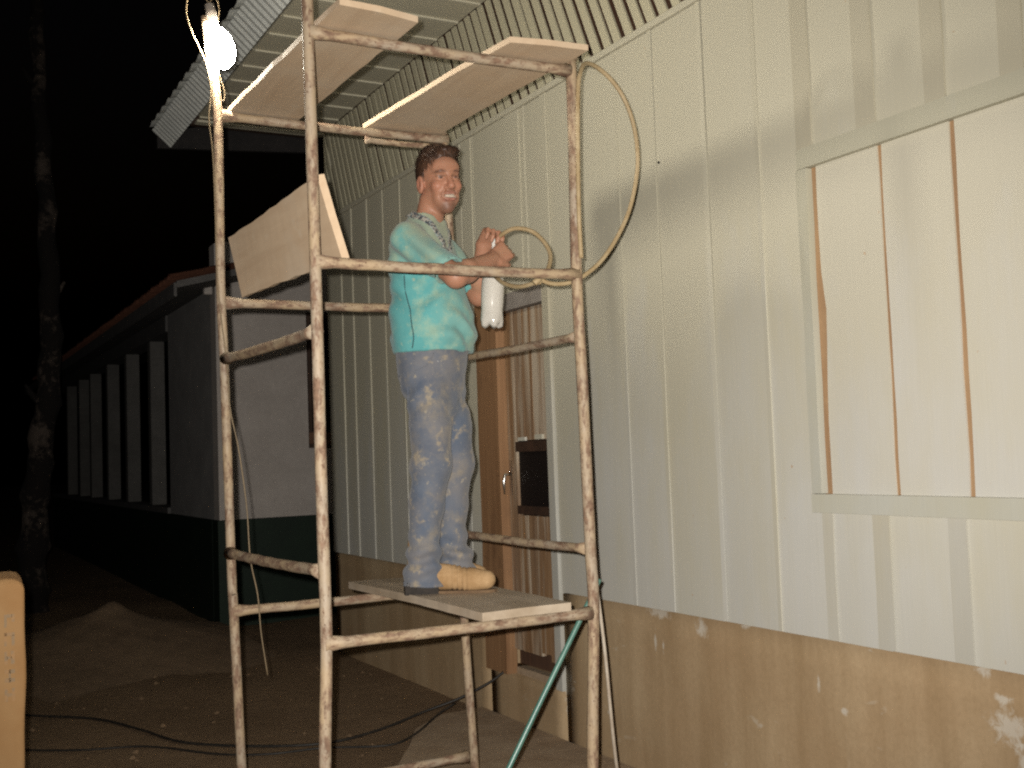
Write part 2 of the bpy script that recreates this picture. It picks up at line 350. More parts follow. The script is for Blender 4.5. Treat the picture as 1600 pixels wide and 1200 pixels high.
# sand heap
sp = thing('sand_pile', (1.6, 10.55, 0), 'heap of loose sand on the dark yard left of the scaffold', 'sand pile')
def sz(x, y):
    d = math.hypot((x - 1.5) / 1.9, (y - 10.2) / (2.6 if y < 10.2 else 1.5)); q = max(0, 1 - d); h = .34 * q ** 1.7 + .016 * math.sin(5 * x + y) * math.sin(4 * y) * q
    h += .1 * math.exp(-((x - 1.6) / .13) ** 2 - ((y - 10.4) / .2) ** 2) + .006 * math.sin(17 * x) * math.sin(14 * y + 1) * q
    return h - .035
m = MB(); v, f = lattice(list(np.linspace(-.4, 2.55, 60)), list(np.linspace(7.5, 11.7, 70)), sz); m.add(v, f); m.build('heap', M['sand'], sp, True)

# small stones and clods lying about
m = MB(); rb = random.Random(5)
for k in range(170):
    x = rb.uniform(-.3, 2.9); y = rb.uniform(4.6, 10.2); r_ = rb.choice((.006, .008, .01, .014, .02)); zc = gz(x, y) + r_ * .3; q = [rb.uniform(.6, 1.2) * r_ for _ in range(6)]
    m.add([(x + q[0], y, zc), (x, y + q[1], zc), (x - q[2], y, zc), (x, y - q[3], zc), (x + rb.uniform(-.3, .3) * r_, y, zc + q[4] * .8), (x, y, zc - q[5])], [(0, 1, 4), (1, 2, 4), (2, 3, 4), (3, 0, 4), (1, 0, 5), (2, 1, 5), (3, 2, 5), (0, 3, 5)])
tag(m.build('pebbles', M['ground'], None, False), 'small stones and clods scattered over the bare earth', 'pebbles', kind='stuff')

# ------------------------------------------------------------------ timber house
YE = 8.61; YS = -1.2
H = thing('timber_house', (3, 4, 0), 'whitewashed timber house of upright boards on a brown cement plinth', 'house')
ZP = .77; ZE = 3.41; ZS = 4.145
D0, D1 = 5.08, 5.93            # door opening
m = MB()
for y0, y1, z0, z1 in ((D1, YE - .02, -.1, ZP - .006), (YS, D0, -.1, ZP - .006), (D0, D1, -.1, .262)):
    ny = max(2, int((y1 - y0) / .12)); nz = 8; v = []
    for i in range(ny + 1):
        for k in range(nz + 1):
            y = y0 + (y1 - y0) * i / ny; z = z0 + (z1 - z0) * k / nz
            edge = i in (0, ny) or k == nz
            v.append((3.006 + (0 if edge else J(.004)), y, z))
    b = len(v); v += [(x + .22, y, z) for x, y, z in v]
    f = []
    q = lambda i, k: i * (nz + 1) + k
    for i in range(ny):
        for k in range(nz): f.append((q(i, k), q(i, k + 1), q(i + 1, k + 1), q(i + 1, k)))
        f.append((q(i, nz), q(i, nz) + b, q(i + 1, nz) + b, q(i + 1, nz)))
    for k in range(nz):
        f.append((q(0, k), q(0, k) + b, q(0, k + 1) + b, q(0, k + 1))); f.append((q(ny, k), q(ny, k + 1), q(ny, k + 1) + b, q(ny, k) + b))
    m.add(v, f)
m.build('plinth', M['plinth'], H, True)
MB().box(3.05, 3.2, YS, D0 - .02, ZP, ZS + .2).box(3.05, 3.2, D1 + .02, YE - .02, ZP, ZS + .2).box(3.05, 3.2, D0 - .02, D1 + .02, 2.5, ZS + .2).box(3.2, 3.22, D0 - .1, D1 + .1, .2, 2.6).build('wall_backing', M['slat_gap'], H)
seams = [YE, 8.26, 8.01, 7.69, 7.38, 7.07, 6.75, 6.43, 6.11, 5.93]
for a, b in zip(seams[1:], seams[:-1]): vboard(a + .004, b - .004, ZP, ZE, 3.0, .026).build('board', M['wash'], H)
for a, b in ((5.51, 5.93), (5.30, 5.51), (5.08, 5.30)): vboard(a + .003, b - .003, 2.40, ZE, 3.0, .026, 4).build('board', M['wash'], H)
seams2 = [5.08, 4.74, 4.40, 4.10, 3.75, 3.41, 3.15]
for a, b in zip(seams2[1:], seams2[:-1]): vboard(a + .004, b - .004, ZP, ZE, 3.0, .026).build('board', M['wash'], H)
WY0, WY1, WZ0, WZ1 = 1.52, 3.15, 1.245, 2.59
ws = [3.15, 2.85, 2.535, 2.235, 1.93, 1.62, 1.52]
for a, b in zip(ws[1:], ws[:-1]):
    vboard(a + .003, b - .003, ZP, WZ0 + .01, 3.0, .026, 3).build('board', M['wash'], H)
    vboard(a + .003, b - .003, WZ1 - .01, ZE, 3.0, .026, 3).build('board', M['wash'], H)
y = 1.52
while y > YS + .1:
    w = .31; vboard(y - w + .004, y - .004, ZP, ZE, 3.0, .026).build('board', M['wash'], H); y -= w
# joint battens
def batten(yc, w, z0, z1, mat='wash_batten', th=.013, seg=6): vboard(yc - w / 2, yc + w / 2, z0, z1, 3.0 - th, th - .003 if th > .006 else th, seg, .002, .001).build('batten', M[mat], H)
for yc in seams[1:-2]: batten(yc + J(.006), .022, ZP + .002, ZE - .004, 'wash', .008)
batten(6.02, .13, ZP + .002, ZE - .004, 'wash', .006)
for yc, w in ((5.43, .16), (5.08, .06)): batten(yc, w, 2.42, ZE - .004, 'wash', .008, 3)
for yc in (4.40, 4.10, 3.75, 3.41): batten(yc + J(.006), .024, ZP + .002, ZE - .004, 'wash', .007)
batten(4.74, .02, ZP + .002, ZE - .004, 'wash', .005)
for yc, w in ((3.145, .085), (2.835, .09), (2.53, .085), (2.235, .085), (1.93, .085), (1.62, .08)): batten(yc, w, WZ1 + .004, ZE - .004, th=.010, seg=3)
for yc, w in ((3.125, .05), (2.87, .075), (2.545, .075), (2.235, .075), (1.93, .07), (1.62, .07)): batten(yc, w, ZP + .002, WZ0 - .004, th=.008, seg=2)
y = 1.21
while y > YS + .1: batten(y, .07, ZP + .002, ZE - .004); y -= .31
# window with its shutter planks
wf = vboard(WY0, 3.165, 2.525, 2.60, 2.966, .033, 6, .003, .001).build('window', M['wash_frame'], H)
m = vboard(WY0, 3.175, 1.24, 1.308, 2.966, .033, 1, .002, .001); m.build('sill', M['wash_frame'], wf)
vboard(3.12, 3.172, 1.31, 2.523, 2.968, .03, 6, .003, .001).build('stile', M['wash_frame'], wf)
vboard(WY0, WY0 + .07, 1.31, 2.523, 2.968, .03, 6, .003, .001).build('stile', M['wash_frame'], wf)
MB().box(2.9995, 3.03, WY0, 3.135, 1.27, 2.56).build('backing_board', M['raw_edge'], wf)
gaps = [(3.118, 3.092), (2.79, 2.772), (2.485, 2.462), (2.18, 2.162), (1.88, 1.865), (1.6, 1.59)]
for i in range(5):
    ya = gaps[i][1]; yb = gaps[i + 1][0]
    m = vboard(yb, ya, 1.3, 2.54, 2.9925, .0068, 9, .003, .001)
    if i == 0:
        for k in range(10):
            z = m.v[4 * k][2]; bulge = .014 * math.exp(-((z - 1.95) / .16) ** 2) + (.004 if 1.7 < z < 2.0 else 0)
            for q in (1, 2): X, Y, Z = m.v[4 * k + q]; m.v[4 * k + q] = (X, Y - bulge, Z)
    m.build('shutter_plank', M['wash_shutter'], wf)
# door
dr = vboard(5.15, 5.665, .26, .30, 3.03, .05, 2).build('door', M['slab'], H)
vboard(5.672, 5.925, .262, 2.40, 2.972, .07, 8, .004, .002).build('jamb', M['jamb'], dr)
vboard(5.085, 5.150, .262, 2.40, 2.985, .06, 6, .002, .001).build('jamb', M['wash_batten'], dr, label='pale whitewashed right jamb')
vboard(5.152, 5.670, 2.30, 2.395, 2.984, .06, 2, .002, .001).build('lintel', M['lintel'], dr)
for k in range(5):
    a = 5.155 + k * .103; b = a + .1
    zb = .40 + J(.02)
    if k < 4:
        vboard(a, b, zb, 1.152, 3.028, .028, 3, .002, .002).build('plank', M['door'], dr)
        vboard(a, b, 1.568, 2.297, 3.028, .028, 3, .002, .002).build('plank', M['door'], dr)
    else: vboard(a, b, zb, 2.297, 3.028, .028, 6, .002, .002).build('plank', M['door'], dr)
MB().box(3.04, 3.046, 5.158, 5.562, 1.155, 1.565).build('pane', M['glass'], dr)
m = MB().box(3.02, 3.039, 5.155, 5.565, 1.505, 1.562).box(3.02, 3.039, 5.155, 5.565, 1.158, 1.205); m.build('pane_frame', M['dark_wood'], dr)
MB().box(3.012, 3.027, 5.25, 5.33, 1.57, 1.595).build('pane_clip', M['wash'], dr); MB().box(3.012, 3.027, 5.44, 5.52, 1.565, 1.585).build('pane_clip', M['wash'], dr)
m = MB().box(3.018, 3.027, 5.618, 5.648, 1.26, 1.46, .003).tube([(3.02, 5.634, 1.38), (2.985, 5.634, 1.38), (2.975, 5.634, 1.34), (2.978, 5.634, 1.27)], [.008, .009, .009, .005], 10); m.build('handle', M['metal'], dr, True)
# slanting slats closing the top of the wall
RK = .33 / (ZS - ZE)
def slat(yb, w):
    z0 = ZE + .004; z1 = ZS - .004; c = []
    def cl(y): return min(y, YE - .004)
    if cl(yb + w) - cl(yb) < .01: return
    xf = 3.0 + J(.002); m = MB(); v = []; n = 3
    for i in range(n + 1):
        z = z0 + (z1 - z0) * i / n; y0 = cl(yb + RK * (z - z0)); y1 = cl(yb + w + RK * (z - z0))
        v += [(xf, y0, z), (xf, y1, z), (xf + .011, y1, z), (xf + .011, y0, z)]
    f = [(3, 2, 1, 0), tuple(range(4 * n, 4 * n + 4))]
    for i in range(n):
        for q in range(4): f.append((4 * i + q, 4 * i + (q + 1) % 4, 4 * i + 4 + (q + 1) % 4, 4 * i + 4 + q))
    m.add(v, f).build('slat', M['wash_slat'], H)
y = YE - .06; k = 0
while y > .3:
    w = .058 + J(.006); slat(y + J(.006), w); y -= .092; k += 1
MB().box(2.975, 2.997, .2, YE, ZE - .012, ZE + .02, .004).build('rail', M['wash'], H)
# overhang: soffit boards, light cover strips, edge and roof
XO = 1.98
ys_ = [6.06 + .308 * (i - 12) for i in range(21)]
for a, b in zip(ys_[:-1], ys_[1:]): MB().box(XO, 2.996, a + .003, b - .003, ZS, ZS + .018).build('soffit_board', M['soffit'], H)
for yy in ys_: MB().box(XO + .01, 2.99, yy - .014 + J(.004), yy + .014, ZS - .012, ZS - .001).build('cover_strip', M['wash'], H)
MB().box(XO, 2.998, 8.56, 8.64, ZS - .03, ZS - .013).build('end_strip', M['wash'], H)
MB().box(XO - .05, XO - .005, .1, 9.1, ZS + .01, ZS + .16).build('beam', M['dark_wood'], H)
# ribbed zinc edge hanging from the roof
m = MB(); yy = 0.1; pr = []
while yy < 9.1: pr.append(yy); yy += .019
for i, Yv in enumerate(pr):
    d = .007 * (1 if (i % 4) in (1, 2) else -1)
    m.v += [(1.745 + d * .7, Yv, 4.165 + d * .7), (1.885 + d * .7, Yv, 4.035 + d * .7)]
m.f = [(2 * i, 2 * i + 1, 2 * i + 3, 2 * i + 2) for i in range(len(pr) - 1)]
m.build('edge_sheet', M['sheet'], H)
m = MB(); n = 26; prof = [(1.72, 4.19), (3.0, 4.52), (6.3, 5.4)]
yy = [.1 + (9.1 - .1) * i / 180 for i in range(181)]
for i, Yv in enumerate(yy):
    d = .012 * math.sin(i * PI / 2 + .4)
    for x, z in prof: m.v.append((x, Yv, z + d))
for i in range(180):
    for q in range(2): m.f.append((3 * i + q, 3 * i + 3 + q, 3 * i + 4 + q, 3 * i + 1 + q))
m.build('roof_sheet', M['sheet'], H)
MB().hexa([(1.78, 9.06, 4.02), (1.78, 9.1, 4.02), (3.0, 9.1, 4.1), (3.0, 9.06, 4.1), (1.78, 9.06, 4.14), (1.78, 9.1, 4.14), (3.0, 9.1, 4.46), (3.0, 9.06, 4.46)]).build('barge_board', M['black_wood'], H)
for yy in (1.4, 2.9, 4.4, 5.9, 7.4, 8.85):
    MB().hexa([(1.8, yy - .03, 4.17), (1.8, yy + .03, 4.17), (3.1, yy + .03, 4.17), (3.1, yy - .03, 4.17), (1.8, yy - .03, 4.19), (1.8, yy + .03, 4.19), (3.1, yy + .03, 4.5), (3.1, yy - .03, 4.5)]).build('rafter', M['dark_wood'], H)
MB().box(3.03, 6.3, YE - .04, YE - .02, -.1, 4.5).build('end_wall', M['wash'], H)
m = MB().lathe([(.0001, 0), (.006, .001), (.006, .006), (.0001, .008)], (3.0, 4.072, 2.782), (-1, 0, 0), 8); m.build('nail', M['sole'], H)

# ------------------------------------------------------------------ white house behind
XC, YC = 2.612, 10.7
B = thing('white_house', (XC, YC, 0), 'white plastered house behind with a porch of pillars and dark green base', 'house')
m = MB().box(XC, 8, YC, YC + .2, .965, 3.6)
m.add([(XC, YC, 3.6), (8, YC, 3.6), (8, YC, 4.1), (5.3, YC, 4.1), (XC, YC + .2, 3.6), (8, YC + .2, 3.6), (8, YC + .2, 4.1), (5.3, YC + .2, 4.1)], [(0, 3, 2, 1), (4, 5, 6, 7), (0, 4, 7, 3)])
m.build('wall', M['plaster'], B)
MB().box(XC, XC + .2, YC + .2, 12.9, .965, 3.3).build('side_wall', M['side_plaster'], B, label='side wall with its shade painted in as grey')
MB().box(XC - .02, 8, YC - .02, YC + .2, -.1, .962).box(XC - .02, XC + .18, YC + .21, 24, -.1, .962).build('dado', M['dado'], B)
MB().box(XC - .03, XC + .2, 12.92, 24, .964, 1.03).build('parapet_cap', M['eave_wood'], B)
MB().box(5.2, 5.3, 12.9, 24, 0, 3.3).build('porch_wall', M['dado'], B)
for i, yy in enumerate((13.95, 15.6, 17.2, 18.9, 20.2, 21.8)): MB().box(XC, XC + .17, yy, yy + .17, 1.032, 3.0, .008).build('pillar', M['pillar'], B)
MB().box(XC - .02, XC + .2, 12.92, 24, 3.002, 3.2).build('beam', M['eave_wood'], B)
w = MB().box(3.50, 3.76, YC - .035, YC - .004, 1.62, 2.96).build('window', M['dark_wood'], B)
MB().box(3.53, 3.73, YC - .05, YC - .036, 1.78, 2.90).build('pane', M['glass'], w)
MB().box(3.49, 3.77, YC - .06, YC - .037, 1.66, 1.77).build('sill', M['brown_wood'], w)
rf = MB().hexa([(2.12, 10.05, 3.06), (5.3, 10.05, 3.86), (5.3, 24, 3.86), (2.12, 24, 3.06), (2.12, 10.05, 3.12), (5.3, 10.05, 3.92), (5.3, 24, 3.92), (2.12, 24, 3.12)]).hexa([(5.301, 10.05, 3.86), (8.5, 10.05, 3.06), (8.5, 24, 3.06), (5.301, 24, 3.86), (5.301, 10.05, 3.92), (8.5, 10.05, 3.12), (8.5, 24, 3.12), (5.301, 24, 3.92)]).build('roof', M['eave_wood'], B)
MB().hexa([(2.09, 10.03, 2.98), (2.115, 10.03, 2.98), (2.115, 24, 2.98), (2.09, 24, 2.98), (2.09, 10.03, 3.1), (2.115, 10.03, 3.1), (2.115, 24, 3.1), (2.09, 24, 3.1)]).build('fascia', M['eave_wood'], rf)
tm = bpy.data.meshes.new('tile'); tv = []; tf = []
for q, (lx, rr_) in enumerate(((0, .085), (.36, .07))):
    for k in range(5): a = PI * k / 4; tv.append((lx, math.cos(a) * rr_, .02 + math.sin(a) * rr_ * .6 + lx * .25))
for k in range(4): tf.append((k, k + 1, k + 6, k + 5))
tm.from_pydata(tv, [], tf); tm.materials.append(M['tile'])
for row in range(2):
    for i in range(64):
        o = bpy.data.objects.new('tile', tm); COL.objects.link(o); o.parent = rf
        o.location = Vector((2.07 + row * .31, 10.13 + i * .19 + J(.012), 3.118 + row * .078 + J(.006))) - Vector((XC, YC, 0)); o.rotation_euler = (0, J(.03), J(.04))
m = MB()
for row in range(2, 11):
    for i in range(64): m.add([(x + 2.07 + row * .31, y + 10.13 + i * .19, z + 3.118 + row * .078) for x, y, z in tv], tf)
m.build('upper_tiles', M['tile'], rf, kind='stuff')
MB().box(2.50, 2.58, YC - .05, YC + .02, 3.10, 3.2, .01).build('junction_box', M['plaster'], B)

# ------------------------------------------------------------------ tree trunk far left
T = thing('tree', (1.2, 13.1, 0), 'dark leaning tree trunk with patches of peeling pale bark at far left', 'tree')
ax = [(1.19, 13.12, -.1), (1.2, 13.1, .4), (1.22, 13.02, 1.0), (1.28, 12.98, 1.7), (1.37, 12.86, 2.5), (1.37, 12.8, 3.4), (1.34, 12.76, 4.4), (1.29, 12.72, 5.3), (1.25, 12.65, 6.6), (1.2, 12.6, 8.2)]
c = catmull(ax, 6); m = MB().tube(c, [max(.05, .17 - .011 * i * .2) * (1 + .18 * math.sin(i * 1.9) * math.sin(i * .53)) for i in range(len(c))], 14)
m.v = [(x + .018 * math.sin(9 * z + 5 * x), y + .018 * math.sin(7 * z + 3 * y), z) for x, y, z in m.v]
tr = m.build('trunk', M['bark'], T, True)
for z, s in ((2.2, -1), (3.3, 1), (5.6, -1)):
    MB().tube(catmull([(1.32, 12.9, z), (1.32 + s * .12, 12.82, z + .08), (1.32 + s * .2, 12.78, z + .2)], 3), [.05, .045, .04, .035, .03, .022, .015], 8).build('branch_stub', M['bark'], T, True)
# crown well above the picture
rngc = np.random.default_rng(3); m = MB()
for k in range(900):
    d = rngc.normal(size=3); d /= np.linalg.norm(d); r_ = 1.7 * rngc.random() ** .4; p = np.array([1.15, 12.6, 9.3]) + d * r_ * np.array([1, 1, .7])
    a = rngc.normal(size=3); a /= np.linalg.norm(a); b_ = np.cross(a, rngc.normal(size=3)); b_ /= np.linalg.norm(b_); s = .09
    m.add([p - a * s, p + b_ * s * .45, p + a * s, p - b_ * s * .45], [(0, 1, 2, 3)])
t = NT('leaf'); m.build('crown', t.out((.05, .08, .03), .7), T)

# ------------------------------------------------------------------ scaffold
XL, XR, YN, YF = 1.155, 2.15, 3.43, 4.42
S = thing('scaffold', (1.65, 3.92, 0), 'rusty steel tube scaffold tower streaked with old paint in front of the wall', 'scaffold')
def post(pts, r=.0205):
    r *= .94
    c = catmull(pts, 6); m = MB().tube(c, [r + J(.0005) for _ in c], 12); return m.build('post', M['pipe'], S, True)
post([(1.158, YF, 0), (1.145, YF, .32), (1.126, YF, .95), (1.122, YF, 1.06), (1.109, YF, 1.91), (1.102, YF, 2.2), (1.104, YF, 2.88), (1.083, YF, 3.09), (1.062, YF, 3.28)], .0195)
post([(1.142, YN, 0), (1.148, YN, .54), (1.163, YN, .94), (1.160, YN, 1.34), (1.159, YN, 1.95), (1.156, YN, 2.56), (1.153, YN, 3.15)], .0205)
post([(2.12, YN, 0), (2.124, YN, .39), (2.153, YN, .93), (2.150, YN, 1.17), (2.144, YN, 1.74), (2.138, YN, 2.13), (2.148, YN, 2.6), (2.150, YN, 2.93)], .022)
post([(2.15, YF, 0), (2.145, YF, .17), (2.118, YF, .79), (2.121, YF, 1.16), (2.118, YF, 2.1), (2.094, YF, 2.92)], .0195)
def rung(a, b, r=.0185, sag=.004, nm='rung'):
    A, Bv = Vector(a), Vector(b); pts = []; rs = []
    for i in range(15):
        t_ = i / 14; p = A.lerp(Bv, t_); p.z += -sag * math.sin(PI * t_) + J(.0012); pts.append(p); e = min(t_, 1 - t_)
        rs.append(r * (1 + .45 * max(0, 1 - e / .05)) + J(.0005))
    MB().tube(pts, rs, 12).build(nm, M['pipe_x' if abs(Bv.x - A.x) > .3 else 'pipe_y'], S, True)
for z in (.212, .925, 2.133, 2.884):
    xl = 1.155; xr = 2.14
    rung((xl, YN, z), (xr, YN, z)); rung((1.12, YF, z), (2.11, YF, z + .004))
for z in (1.15, 1.91):
    rung((1.158, YN + .01, z), (1.115, YF - .01, z)); rung((2.146, YN + .01, z), (2.12, YF - .01, z + .01), .0165)
rung((1.72, YF - .012, 2.845), (2.07, YF - .012, 2.848), .012, .002, 'short_bar')
MB().tube([(2.148, YN, 2.925), (2.149, YN, 2.955), (2.144, YN, 2.985)], [.026, .028, .022], 12).build('pipe_cap', M['pipe'], S, True)

# ------------------------------------------------------------------ planks on the scaffold
def plank(name, cs, label, mat='plank', seg=14, jag=.012):
    """cs: four ground-plan corners (far-left, far-right, near-right, near-left) as points, with a thickness vector"""
    a, b, c, d, th = [Vector(q) for q in cs]; th_ = thing(name, tuple((a + b + c + d) / 4), label, 'plank', 'loose planks on the scaffold')
    m = MB(); v = []; n = seg
    for i in range(n + 1):
        t_ = i / n; l = a.lerp(d, t_); r = b.lerp(c, t_); e = (r - l).normalized()
        l = l + e * J(.003); r = r + e * J(.003); bow = th.normalized() * (.004 * math.sin(PI * t_) + J(.0002))
        sl = (d - a).normalized() * (J(jag) if i in (0, n) else 0)
        mid = (l + r) / 2 + (d - a).normalized() * (J(jag) if i in (0, n) else 0)
        v += [l + bow + sl, mid + bow, r + bow - sl, r + bow + th - sl, mid + bow + th, l + bow + th + sl]
    f = [(0, 1, 4, 5), (1, 2, 3, 4)]; k = 6 * n; f += [(k + 5, k + 4, k + 1, k), (k + 4, k + 3, k + 2, k + 1)]
    for i in range(n):
        for q in range(6): f.append((6 * i + q, 6 * i + 6 + q, 6 * i + 6 + (q + 1) % 6, 6 * i + (q + 1) % 6))
    m.add(v, f).build('timber', M[mat], th_)
    return th_
plank('plank', [(1.15, 4.50, 2.906), (1.44, 4.47, 2.906), (1.475, 3.27, 2.906), (1.19, 3.24, 2.906), (0, 0, .021)], 'pale raw plank lying overhead across the scaffold top beside the lit bulb')
plank('plank', [(1.735, 4.47, 2.908), (2.075, 4.48, 2.908), (2.13, 3.28, 2.906), (1.835, 3.31, 2.906), (0, 0, .021)], 'pale raw plank overhead on the scaffold top nearest the house wall')
plank('plank', [(1.175, 4.385, 2.153), (1.128, 4.385, 2.385), (1.185, 3.47, 2.425), (1.262, 3.47, 2.153), (.026, 0, .006)], 'pale plank stood on edge, tilted inside the left side of the scaffold', jag=.003)
plank('plank', [(1.675, 4.62, .946), (2.04, 4.60, .946), (2.045, 3.40, .944), (1.69, 3.385, .944), (0, 0, .029)], 'dirty grey foot plank under the boots of the man', 'plank_grey', jag=.012)

# ------------------------------------------------------------------ lamp, hoses, cables
L = thing('lamp', (1.09, 4.36, 3.28), 'glaring bare light bulb hung on wires from the top of the left scaffold post', 'lamp')
axis = Vector((.045, 0, -.19)).normalized(); top = Vector((1.078, 4.352, 3.235))
m = MB().lathe([(.013, 0), (.016, .02), (.032, .035), (.05, .065), (.057, .10), (.054, .135), (.038, .168), (.014, .183)], top, axis, 20); m.build('bulb', M['bulb'], L, True)
m = MB().lathe([(.012, -.075), (.019, -.07), (.021, -.03), (.02, .0), (.017, .012)], top, axis, 16); m.build('socket', M['rubber_fit'], L, True)
W1 = [(1.06, 4.352, 3.31), (1.03, 4.345, 3.345), (.985, 4.34, 3.33), (.97, 4.34, 3.26), (.99, 4.35, 3.19), (1.03, 4.37, 3.12), (1.052, 4.375, 3.07), (1.068, 4.375, 2.97), (1.058, 4.375, 2.85), (1.07, 4.375, 2.72), (1.078, 4.385, 2.49), (1.083, 4.39, 2.2), (1.112, 4.395, 1.90), (1.118, 4.375, 1.71), (1.144, 4.36, 1.55), (1.17, 4.36, 1.33), (1.18, 4.36, 1.13), (1.206, 4.36, .985), (1.216, 4.36, .84), (1.238, 4.36, .675)]
MB().tube(catmull(W1, 6), .0027, 6).build('flex', M['flex'], L, True)
MB().tube(catmull([(1.06, 4.352, 3.305), (1.085, 4.35, 3.34), (1.1, 4.35, 3.29), (1.09, 4.35, 3.2), (1.095, 4.36, 3.05), (1.118, 4.36, 2.96), (1.108, 4.36, 2.925), (1.09, 4.38, 2.99)], 6), .0027, 6).build('flex', M['flex'], L, True)
HO = thing('spray_hose', (2.2, 3.5, 2.1), 'stiff tan hose looping from the bottle round the right scaffold post', 'hose')
h1 = [(2.145, 3.405, 2.19), (2.142, 3.404, 2.34), (2.146, 3.402, 2.55), (2.158, 3.402, 2.80), (2.185, 3.42, 2.885), (2.235, 3.46, 2.935), (2.315, 3.5, 2.94), (2.385, 3.5, 2.89), (2.44, 3.5, 2.81), (2.473, 3.5, 2.70), (2.475, 3.5, 2.573), (2.435, 3.5, 2.42), (2.37, 3.5, 2.30), (2.294, 3.5, 2.205), (2.22, 3.5, 2.148), (2.16, 3.5, 2.118), (2.09, 3.5, 2.108), (2.04, 3.5, 2.117), (2.012, 3.5, 2.14)]
MB().tube(catmull(h1, 6), .0085, 8).build('long_run', M['hose'], HO, True)
MB().tube(catmull([(2.009, 3.49, 2.11), (1.992, 3.593, 2.108), (1.984, 3.697, 2.135), (1.996, 3.8, 2.183)], 6), .0085, 8).build('feed_run', M['hose'], HO, True)
MB().tube(catmull([(2.045, 3.86, 2.336), (2.046, 3.807, 2.349), (2.071, 3.754, 2.361), (2.111, 3.701, 2.343), (2.135, 3.649, 2.293), (2.13, 3.596, 2.23), (2.082, 3.543, 2.161), (2.015, 3.49, 2.108)], 6), .0085, 8).build('ring_run', M['hose'], HO, True)
MB().tube(catmull([(1.995, 3.49, 2.105), (2.01, 3.485, 2.12), (2.02, 3.49, 2.14)], 4), .012, 8).build('hose_joint', M['hose'], HO, True)
g = tag(MB().tube(catmull([(2.225, 3.497, 1.03), (2.193, 3.5, .975), (2.08, 3.508, .795), (1.96, 3.516, .604), (1.84, 3.523, .412), (1.72, 3.53, .22), (1.63, 3.535, .08), (1.56, 3.55, .014), (1.2, 3.7, .01), (.7, 3.3, .01)], 6), .010, 8).build('garden_hose', M['hose_green'], None, True), 'green garden hose slanting down to the ground from the right scaffold post', 'hose')
g = tag(MB().tube(catmull([(2.188, 3.47, 1.04), (2.205, 3.475, .95), (2.24, 3.5, .75), (2.28, 3.54, .52), (2.335, 3.6, .31), (2.4, 3.66, .1), (2.46, 3.7, .008), (2.6, 3.6, .006)], 6), .0065, 7).build('thin_hose', M['hose_grey'], None, True), 'thin grey hose hanging straight down behind the right scaffold post', 'hose')
c1 = [(.5, 7.9, .0), (.67, 7.56, .01), (1.0, 7.2, .01), (1.18, 6.75, .008), (1.33, 6.29, .008), (1.68, 5.94, .008), (1.99, 5.8, .012), (2.3, 5.85, .03), (2.55, 5.9, .07), (2.75, 5.84, .13), (2.9, 5.76, .21), (2.985, 5.715, .272), (3.02, 5.69, .275)]
tag(MB().tube(catmull(c1, 6), .0075, 7).build('cable', M['cable'], None, True), 'black cable on the earth, the farther one, running up onto the door step', 'cable', 'black cables on the ground')
c2 = [(.3, 6.95, .0), (.58, 6.64, .01), (.83, 6.46, .01), (1.14, 6.33, .008), (1.42, 5.94, .008), (1.64, 5.78, .008), (1.91, 5.72, .01), (2.2, 5.56, .012), (2.38, 5.62, .03), (2.6, 5.8, .07), (2.72, 5.83, .11)]
tag(MB().tube(catmull(c2, 6), .006, 7).build('cable', M['cable'], None, True), 'black cable on the earth, the nearer one, joining the other before the step', 'cable', 'black cables on the ground')

# ------------------------------------------------------------------ carton at the lower left corner
K = thing('carton', (.1, 4.1, 0), 'tall tan carton with faded blue print at the lower left corner', 'carton')
cr = Vector((.99, -.06, 0)).normalized(); cf = Vector((.06, .99, 0)).normalized(); c0 = Vector((.335, 3.96, 0))
m = MB(); v = []; prof = [(0, 0), (-.55, 0), (-.55, .36), (0, .36)]
zs_ = [1.115 * i / 20 for i in range(21)] + [1.155 - .04 + .04 * math.sin(PI / 2 * i / 6) for i in range(1, 7)]
def rrect(x0, x1, y0, y1, r, n=4): return [(cx + r * math.cos(a), cy + r * math.sin(a)) for cx, cy, a0 in ((x1 - r, y0 + r, -PI / 2), (x1 - r, y1 - r, 0), (x0 + r, y1 - r, PI / 2), (x0 + r, y0 + r, PI)) for a in [a0 + PI / 2 * k / n for k in range(n + 1)]]
NR = 20
for i, z in enumerate(zs_):
    wob = .003 * math.sin(z * 9) + .0016 * math.sin(z * 23 + 1) + .004 * z
    dz = max(0, z - 1.115); ins = .04 - math.sqrt(max(0, .0016 - dz * dz)); ins = min(ins, .034)
    for a, b in rrect(-.55 + ins, wob - ins, ins * .6, .36 - ins, .012): v.append(c0 + cr * a + cf * b + Vector((0, 0, z)))
n_ = len(zs_); f = [tuple(range(NR - 1, -1, -1)), tuple(range(NR * (n_ - 1), NR * n_))]
for i in range(n_ - 1):
    for q in range(NR): f.append((NR * i + q, NR * i + (q + 1) % NR, NR * i + NR + (q + 1) % NR, NR * i + NR + q))
m.add(v, f).build('box_body', M['carton'], K, True)
m = MB()
def pr(a0, a1, z0, z1):
    m.add([tuple(c0 + cr * a + cf * -.003 + Vector((0, 0, z))) for a, z in ((a0, z0), (a1, z0), (a1, z1), (a0, z1))], [(0, 1, 2, 3)])
zz = 1.045
